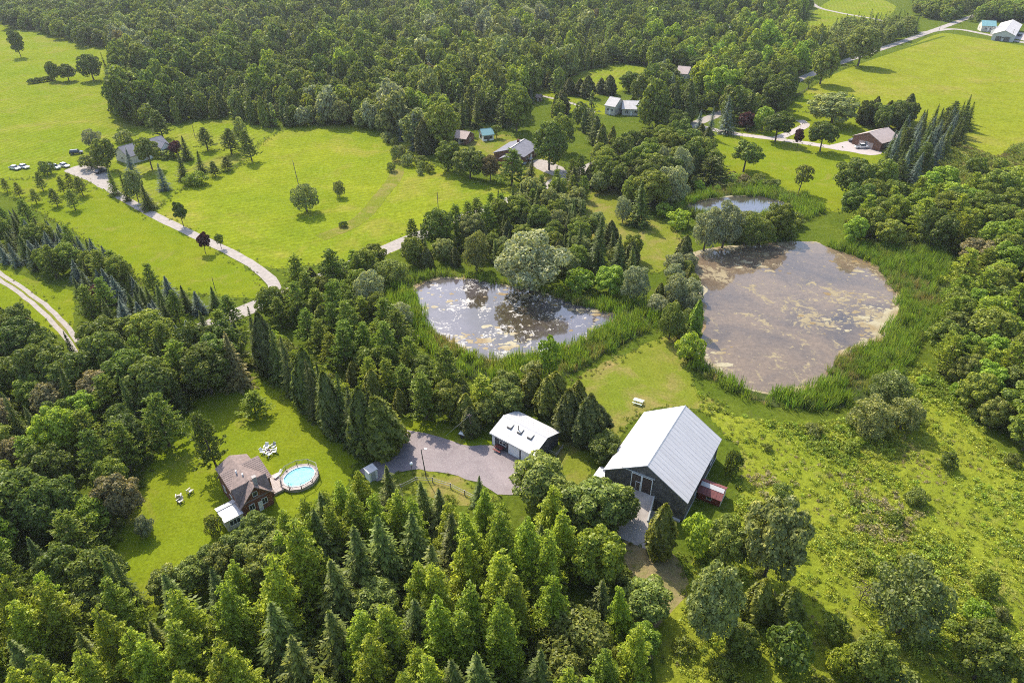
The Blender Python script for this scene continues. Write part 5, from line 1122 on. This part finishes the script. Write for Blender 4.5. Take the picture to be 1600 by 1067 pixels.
# --- build: the nearest 300 of a kind one by one, the rest as one stuff object per kind
CAP = 296
bykind = {}
for t_ in TREES: bykind.setdefault(NAMES[t_['kind']], []).append(t_)
rest = {}
zc = {}
def make_tree(t_, rg):
    h0, r0, cm, tm = PROTO[t_['kind']][rg.integers(len(PROTO[t_['kind']]))]
    s = (t_['r']/r0, t_['r']/r0, t_['h']/h0); rz = rg.uniform(0, 6.28); nm = NAMES[t_['kind']]
    e = empty(nm, (t_['x'], t_['y'], 0), rz, t_['label'], WORD[nm] if nm == 'shrub' else 'tree', t_['group']); e.scale = s; e.rotation_euler = (rg.normal(0, .03), rg.normal(0, .03), rz)
    c = bpy.data.objects.new('crown', cm); link(c, e); c['tint'] = TINT[t_['tint']]; c.color = (*TINT[t_['tint']], 1)
    k = bpy.data.objects.new('trunk', tm); link(k, e)
rgT = np.random.default_rng(99)
for nm, L in bykind.items():
    L.sort(key=lambda q: (not q['fixed'], q['d']))
    for i, t_ in enumerate(L):
        if i < CAP: make_tree(t_, rgT)
        else: rest.setdefault(nm, []).append(t_)

def gn_scatter(name, pts, scl, rot, pick, protos, label, cat=None, parent=None):
    """one stuff object: prototypes set on points by geometry nodes"""
    me = bpy.data.meshes.new(name); me.vertices.add(len(pts)); me.vertices.foreach_set('co', np.asarray(pts, np.float32).ravel())
    a = me.attributes.new('s', 'FLOAT_VECTOR', 'POINT'); a.data.foreach_set('vector', np.asarray(scl, np.float32).ravel())
    a = me.attributes.new('r', 'FLOAT_VECTOR', 'POINT'); a.data.foreach_set('vector', np.asarray(rot, np.float32).ravel())
    a = me.attributes.new('k', 'INT', 'POINT'); a.data.foreach_set('value', np.asarray(pick, np.int32))
    a = me.attributes.new('tint', 'FLOAT_COLOR', 'POINT'); a.data.foreach_set('color', np.array([tuple(protos[i].color) for i in pick], np.float32).ravel())
    o = bpy.data.objects.new(name, me); link(o, parent); o['kind'] = 'stuff'; tag(o, label, cat)
    col = bpy.data.collections.new(name+' sprigs')
    for p in protos: col.objects.link(p)
    ng = bpy.data.node_groups.new(name, 'GeometryNodeTree'); ng.interface.new_socket('Geometry', in_out='INPUT', socket_type='NodeSocketGeometry'); ng.interface.new_socket('Geometry', in_out='OUTPUT', socket_type='NodeSocketGeometry')
    gi = ng.nodes.new('NodeGroupInput'); go = ng.nodes.new('NodeGroupOutput'); ip = ng.nodes.new('GeometryNodeInstanceOnPoints'); ci = ng.nodes.new('GeometryNodeCollectionInfo')
    ci.inputs['Collection'].default_value = col; ci.inputs['Separate Children'].default_value = True; ci.inputs['Reset Children'].default_value = True
    def attr(n, dt):
        q = ng.nodes.new('GeometryNodeInputNamedAttribute'); q.data_type = dt; q.inputs['Name'].default_value = n; return q.outputs['Attribute']
    e2r = ng.nodes.new('FunctionNodeEulerToRotation'); ng.links.new(attr('r', 'FLOAT_VECTOR'), e2r.inputs[0])
    mp = ng.nodes.new('GeometryNodeMeshToPoints'); ng.links.new(gi.outputs[0], mp.inputs[0])
    ng.links.new(mp.outputs[0], ip.inputs['Points']); ng.links.new(ci.outputs[0], ip.inputs['Instance']); ip.inputs['Pick Instance'].default_value = True
    ng.links.new(attr('k', 'INT'), ip.inputs['Instance Index']); ng.links.new(e2r.outputs[0], ip.inputs['Rotation']); ng.links.new(attr('s', 'FLOAT_VECTOR'), ip.inputs['Scale'])
    ng.links.new(ip.outputs[0], go.inputs[0]); md = o.modifiers.new('scatter', 'NODES'); md.node_group = ng; return o
def sprig(name, me, tint):
    o = bpy.data.objects.new(name, me); o.color = (*tint, 1); return o
STUFFLABEL = dict(broadleaf_tree='mass of broadleaf trees filling the far forest', spruce_tree='scattered spruces deep in the far forest', pine_tree='dark pines massed in the far forest', cedar_tree='cedars massed in the far forest', shrub='low bushes crowded at the wood edges', larch_tree='larches massed in the stand along the bottom edge')
for nm, L in rest.items():
    combos = sorted({(t_['kind'], t_['tint']) for t_ in L}); protos = []; index = {}
    for kd, tn in combos:
        for j, (h0, r0, cm, tm) in enumerate(PROTO[kd]):
            index[(kd, tn, j)] = len(protos); protos.append(sprig('%s_sprig_%s' % (nm, chr(97+len(protos)//26)+chr(97+len(protos) % 26)), cm, TINT[tn]))
    pts, scl, rot, pick = [], [], [], []
    for t_ in L:
        j = int(rgT.integers(len(PROTO[t_['kind']]))); h0, r0 = PROTO[t_['kind']][j][:2]
        pts.append((t_['x'], t_['y'], 0)); scl.append((t_['r']/r0, t_['r']/r0, t_['h']/h0)); rot.append((0, 0, rgT.uniform(0, 6.28))); pick.append(index[(t_['kind'], t_['tint'], j)])
    gn_scatter('distant_'+nm.replace('_tree', '')+'_forest', pts, scl, rot, pick, protos, STUFFLABEL.get(nm, 'trees massed in the far forest'), 'forest')
print('TREES', {k: len(v) for k, v in bykind.items()})

# --- undergrowth, meadow weeds, reeds
def scatter_in(px, dens, seed, avoid=(), road=True):
    rg = np.random.default_rng(seed); P = np.array(W(px)); x0, y0 = P.min(0); x1, y1 = P.max(0); n = int((x1-x0)*(y1-y0)*dens)
    X = rg.uniform(x0, x1, n); Y = rg.uniform(y0, y1, n); ok = inpoly(X, Y, P)
    for a in avoid: ok &= ~inpoly(X, Y, a)
    X, Y = X[ok], Y[ok]
    for hx, hy, hr in HOLES[:2]+HOLES[3:]:
        k = (X-hx)**2+(Y-hy)**2 > (hr*.8)**2; X, Y = X[k], Y[k]
    return X, Y, rg
def weed_mesh(seed, r=.55, h=.6, n=46, leaf=.13):
    rg = np.random.default_rng(seed); p = rg.normal(0, .4, (n, 3))*np.array([r, r, 0]); p[:, 2] = h*rg.random(n)**.7*np.exp(-(p[:, 0]**2+p[:, 1]**2)/r**2*.8)
    return rhombi(p, rg.normal(size=(n, 3))+np.array([0, 0, 1.1]), leaf*rg.uniform(.6, 1.4, n), leaf*.5*rg.uniform(.6, 1.3, n), rg)
def reed_mesh(seed, n=16, h=1.9):
    rg = np.random.default_rng(seed); V = []
    for i in range(n):
        x, y = rg.normal(0, .32, 2); a = rg.uniform(0, 6.28); l = h*rg.uniform(.65, 1.1); wd = .045; bx, by = rg.normal(0, .22, 2)*l*.6
        c, s_ = math.cos(a)*wd, math.sin(a)*wd
        V += [(x-c, y-s_, 0), (x+c, y+s_, 0), (x+bx*.5+c*.9, y+by*.5+s_*.9, l*.6), (x+bx*.5-c*.9, y+by*.5-s_*.9, l*.6), (x+bx*.5-c*.9, y+by*.5-s_*.9, l*.6), (x+bx*.5+c*.9, y+by*.5+s_*.9, l*.6), (x+bx+c*.2, y+by+s_*.2, l), (x+bx-c*.2, y+by-s_*.2, l)]
    return np.array(V)
def leafy(name, V):
    me = mesh_np(name, V, qf(V)); me.materials.append(M['leaf']); return me
WEEDS = [leafy('weed', weed_mesh(200+i)) for i in range(4)]; REEDS = [leafy('reed', reed_mesh(210+i)) for i in range(4)]
def scatter_obj(name, X, Y, rg, meshes, tints, s0, s1, label, cat, field=None, z=0.0, sz=1.0, tilt=.12):
    protos = []
    for i, tn in enumerate(tints):
        for j, me in enumerate(meshes): protos.append(sprig('%s_sprig_%s' % (name, chr(97+len(protos)//26)+chr(97+len(protos) % 26)), me, tn))
    n = len(X); k = len(tints)
    v = np.array([patch(x, y, 4.5, 1.1)*.6+patch(x, y, 1.7, .3)*.35 for x, y in zip(X, Y)])+rg.normal(0, .55, n)
    ti = np.clip(((v+2.2)/4.4*k).astype(int), 0, k-1) if field is None else field(X, Y, rg)
    s = rg.uniform(s0, s1, n)*(1+.3*np.clip(v, -1.5, 1.5)/1.5)
    scl = np.stack([s, s, s*sz*rg.uniform(.7, 1.3, n)], 1); rot = np.stack([rg.normal(0, tilt, n), rg.normal(0, tilt, n), rg.uniform(0, 6.28, n)], 1)
    return gn_scatter(name, np.stack([X, Y, np.full(n, z)], 1), scl, rot, ti*len(meshes)+rg.integers(0, len(meshes), n), protos, label, cat)
MEADOW_W = [(1090,612),(1120,642),(1220,662),(1330,657),(1400,612),(1440,565),(1480,605),(1560,705),(1640,735),(1720,780),(1720,1250),(1100,1250),(1050,1020),(1075,930),(1100,850),(1150,800),(1150,700),(1095,645)]
X, Y, rg = scatter_in(MEADOW_W, 4.2, 301); kk = rg.random(len(X)) < np.clip(.5+.5*np.array([patch(x, y, 5, 2.) for x, y in zip(X, Y)])*.5, .25, 1); X, Y = X[kk], Y[kk]
scatter_obj('meadow_weeds', X, Y, rg, WEEDS, [(.33,.27,.15),(.28,.31,.06),(.34,.39,.05),(.37,.41,.06),(.29,.36,.05),(.19,.25,.035)], .5, 1.35, 'tall mixed weeds and grasses of the rough meadow', 'weeds', z=.12)
X, Y, rg = scatter_in([(1165,745),(1290,722),(1400,757),(1450,800),(1410,850),(1300,855),(1200,800)], 1.6, 305); kk = np.array([patch(x, y, 3.4, 2.6) for x, y in zip(X, Y)]) +rg.normal(0, .5, len(X)) > .5; X, Y = X[kk], Y[kk]
scatter_obj('dry_weed_patches', X, Y, rg, WEEDS, [(.38,.31,.22),(.33,.29,.15),(.21,.25,.06)], .8, 1.7, 'brown seeding weeds in drifts across the meadow right of the barn', 'weeds', z=.1)
X, Y, rg = scatter_in(ROUGH_R, .8, 302); k = Y < 420; X, Y = X[k], Y[k]
scatter_obj('slope_weeds', X, Y, rg, WEEDS, [(.2,.16,.07),(.2,.23,.04),(.22,.26,.05)], 1.0, 2.0, 'yellowish weeds on the rough slope', 'weeds', z=.05)
RT = [(.36,.29,.16),(.22,.24,.08),(.19,.26,.055),(.23,.31,.05),(.18,.27,.04),(.22,.27,.07)]
for n_, P_2, wt, dn, lb in (('lily_pond_reeds', REED1, WATERS[0], 3.2, 'tall green reeds ringing the lily pond'), ('algae_pond_reeds', REED2, WATERS[1], 2.4, 'tall reeds along the right and near banks of the algae pond'), ('small_pond_reeds', REED3, WATERS[2], 2.0, 'reeds round the small pond')):
    X, Y, rg = scatter_in(P_2, dn, len(n_)+300, avoid=[wt]); q_ = rg.random(len(X)) < np.clip(.8+.35*np.array([patch(x, y, 3.2, 1.3) for x, y in zip(X, Y)]), .15, 1); X, Y = X[q_]+rg.normal(0, .5, q_.sum()), Y[q_]+rg.normal(0, .5, q_.sum()); scatter_obj(n_, X, Y, rg, REEDS, RT, .8, 1.3, lb, 'reeds', z=.05)
EX, EY = [], []; rgE = np.random.default_rng(77)
for pts, w_ in roads:
    P = np.array([(p.x, p.y) for p in pts]); P = P[(P[:, 1] < 420)]; P = np.repeat(P, 4, 0)+rgE.uniform(-1.6, 1.6, (len(P)*4, 2)); dd = np.sqrt(((P[:, None]-np.array([(p.x, p.y) for p in pts])[None])**2).sum(2).min(1)); a_ = rgE.uniform(0, 6.28, len(P)); P = P+np.stack([np.cos(a_), np.sin(a_)], 1)*(w_*.7)
    dd = np.sqrt(((P[:, None]-np.array([(p.x, p.y) for p in pts])[None])**2).sum(2).min(1)); P = P[dd > w_*.6]; EX += list(P[:, 0]); EY += list(P[:, 1])
for q in (HAY, FIELD_C, LAWN_BARN, LAWN_COT, LAWN_E, LAWN_W, LAWN_BRICK, REED1, REED2, REED3, LAWN_DRIVE, TRACK, BIGFIELD):
    P = smooth(W(q), 6); P = np.array([p for p in P if -200 < p[0] < 230 and 20 < p[1] < 430]); P = np.repeat(P, 4, 0)+rgE.normal(0, .9, (len(P)*4, 2)); P = P[~blocked(P[:, 0], P[:, 1], .3)]; EX += list(P[:, 0]); EY += list(P[:, 1])
scatter_obj('verge_weeds', np.array(EX), np.array(EY), rgE, WEEDS, [(.22,.20,.07),(.18,.22,.04),(.22,.27,.035),(.17,.23,.03)], .4, 1.0, 'tufts of tall grass and weeds along field and bank edges', 'weeds', z=.02)
shr = [PROTO['shrub'][i][2] for i in range(3)]
X, Y, rg = [], [], np.random.default_rng(5)
for q, dn in ((BOTTOM, .10), ([(-230,610),(0,600),(160,600),(225,650),(250,690),(232,760),(185,835),(150,890),(190,950),(-230,1010)], .12), ([(-150,555),(200,550),(390,540),(400,590),(262,650),(60,595),(-150,600)], .10), ([(405,455),(572,455),(640,560),(740,640),(640,650),(540,600)], .12), ([(1320,345),(1720,330),(1720,520),(1500,400),(1330,380)], .08), ([(1495,425),(1760,470),(1760,770),(1570,695),(1470,610)], .12)):
    x, y, _ = scatter_in(q, dn, int(dn*1000)+len(X)); b_ = ~blocked(x, y, 1); X += list(x[b_]); Y += list(y[b_])
x, y, _ = scatter_in(MEADOW_W, .009, 909); X += list(x); Y += list(y)
scatter_obj('undergrowth', np.array(X), np.array(Y), rg, shr, [TINT['dark'], TINT['mid'], TINT['olive'], TINT['bright']], .35, .85, 'low undergrowth on the floor of the woods', 'undergrowth')

# ------------------------------------------------------------------ thin summer haze
hz = MB().box(-1600, 1600, -120, 1500, -1.0, 100).build('haze', M['soil']); hz.data.materials.clear(); hz['kind'] = 'stuff'; hz['label'] = 'thin pale summer haze over the land'
m = bpy.data.materials.new('haze_air'); m.use_nodes = True; nt = m.node_tree; nt.nodes.remove(nt.nodes['Principled BSDF'])
pv = nt.nodes.new('ShaderNodeVolumePrincipled'); pv.inputs['Color'].default_value = (.93,.95,1,1); pv.inputs['Density'].default_value = .00008; pv.inputs['Anisotropy'].default_value = .3
nt.links.new(pv.outputs[0], nt.nodes['Material Output'].inputs['Volume']); hz.data.materials.append(m)
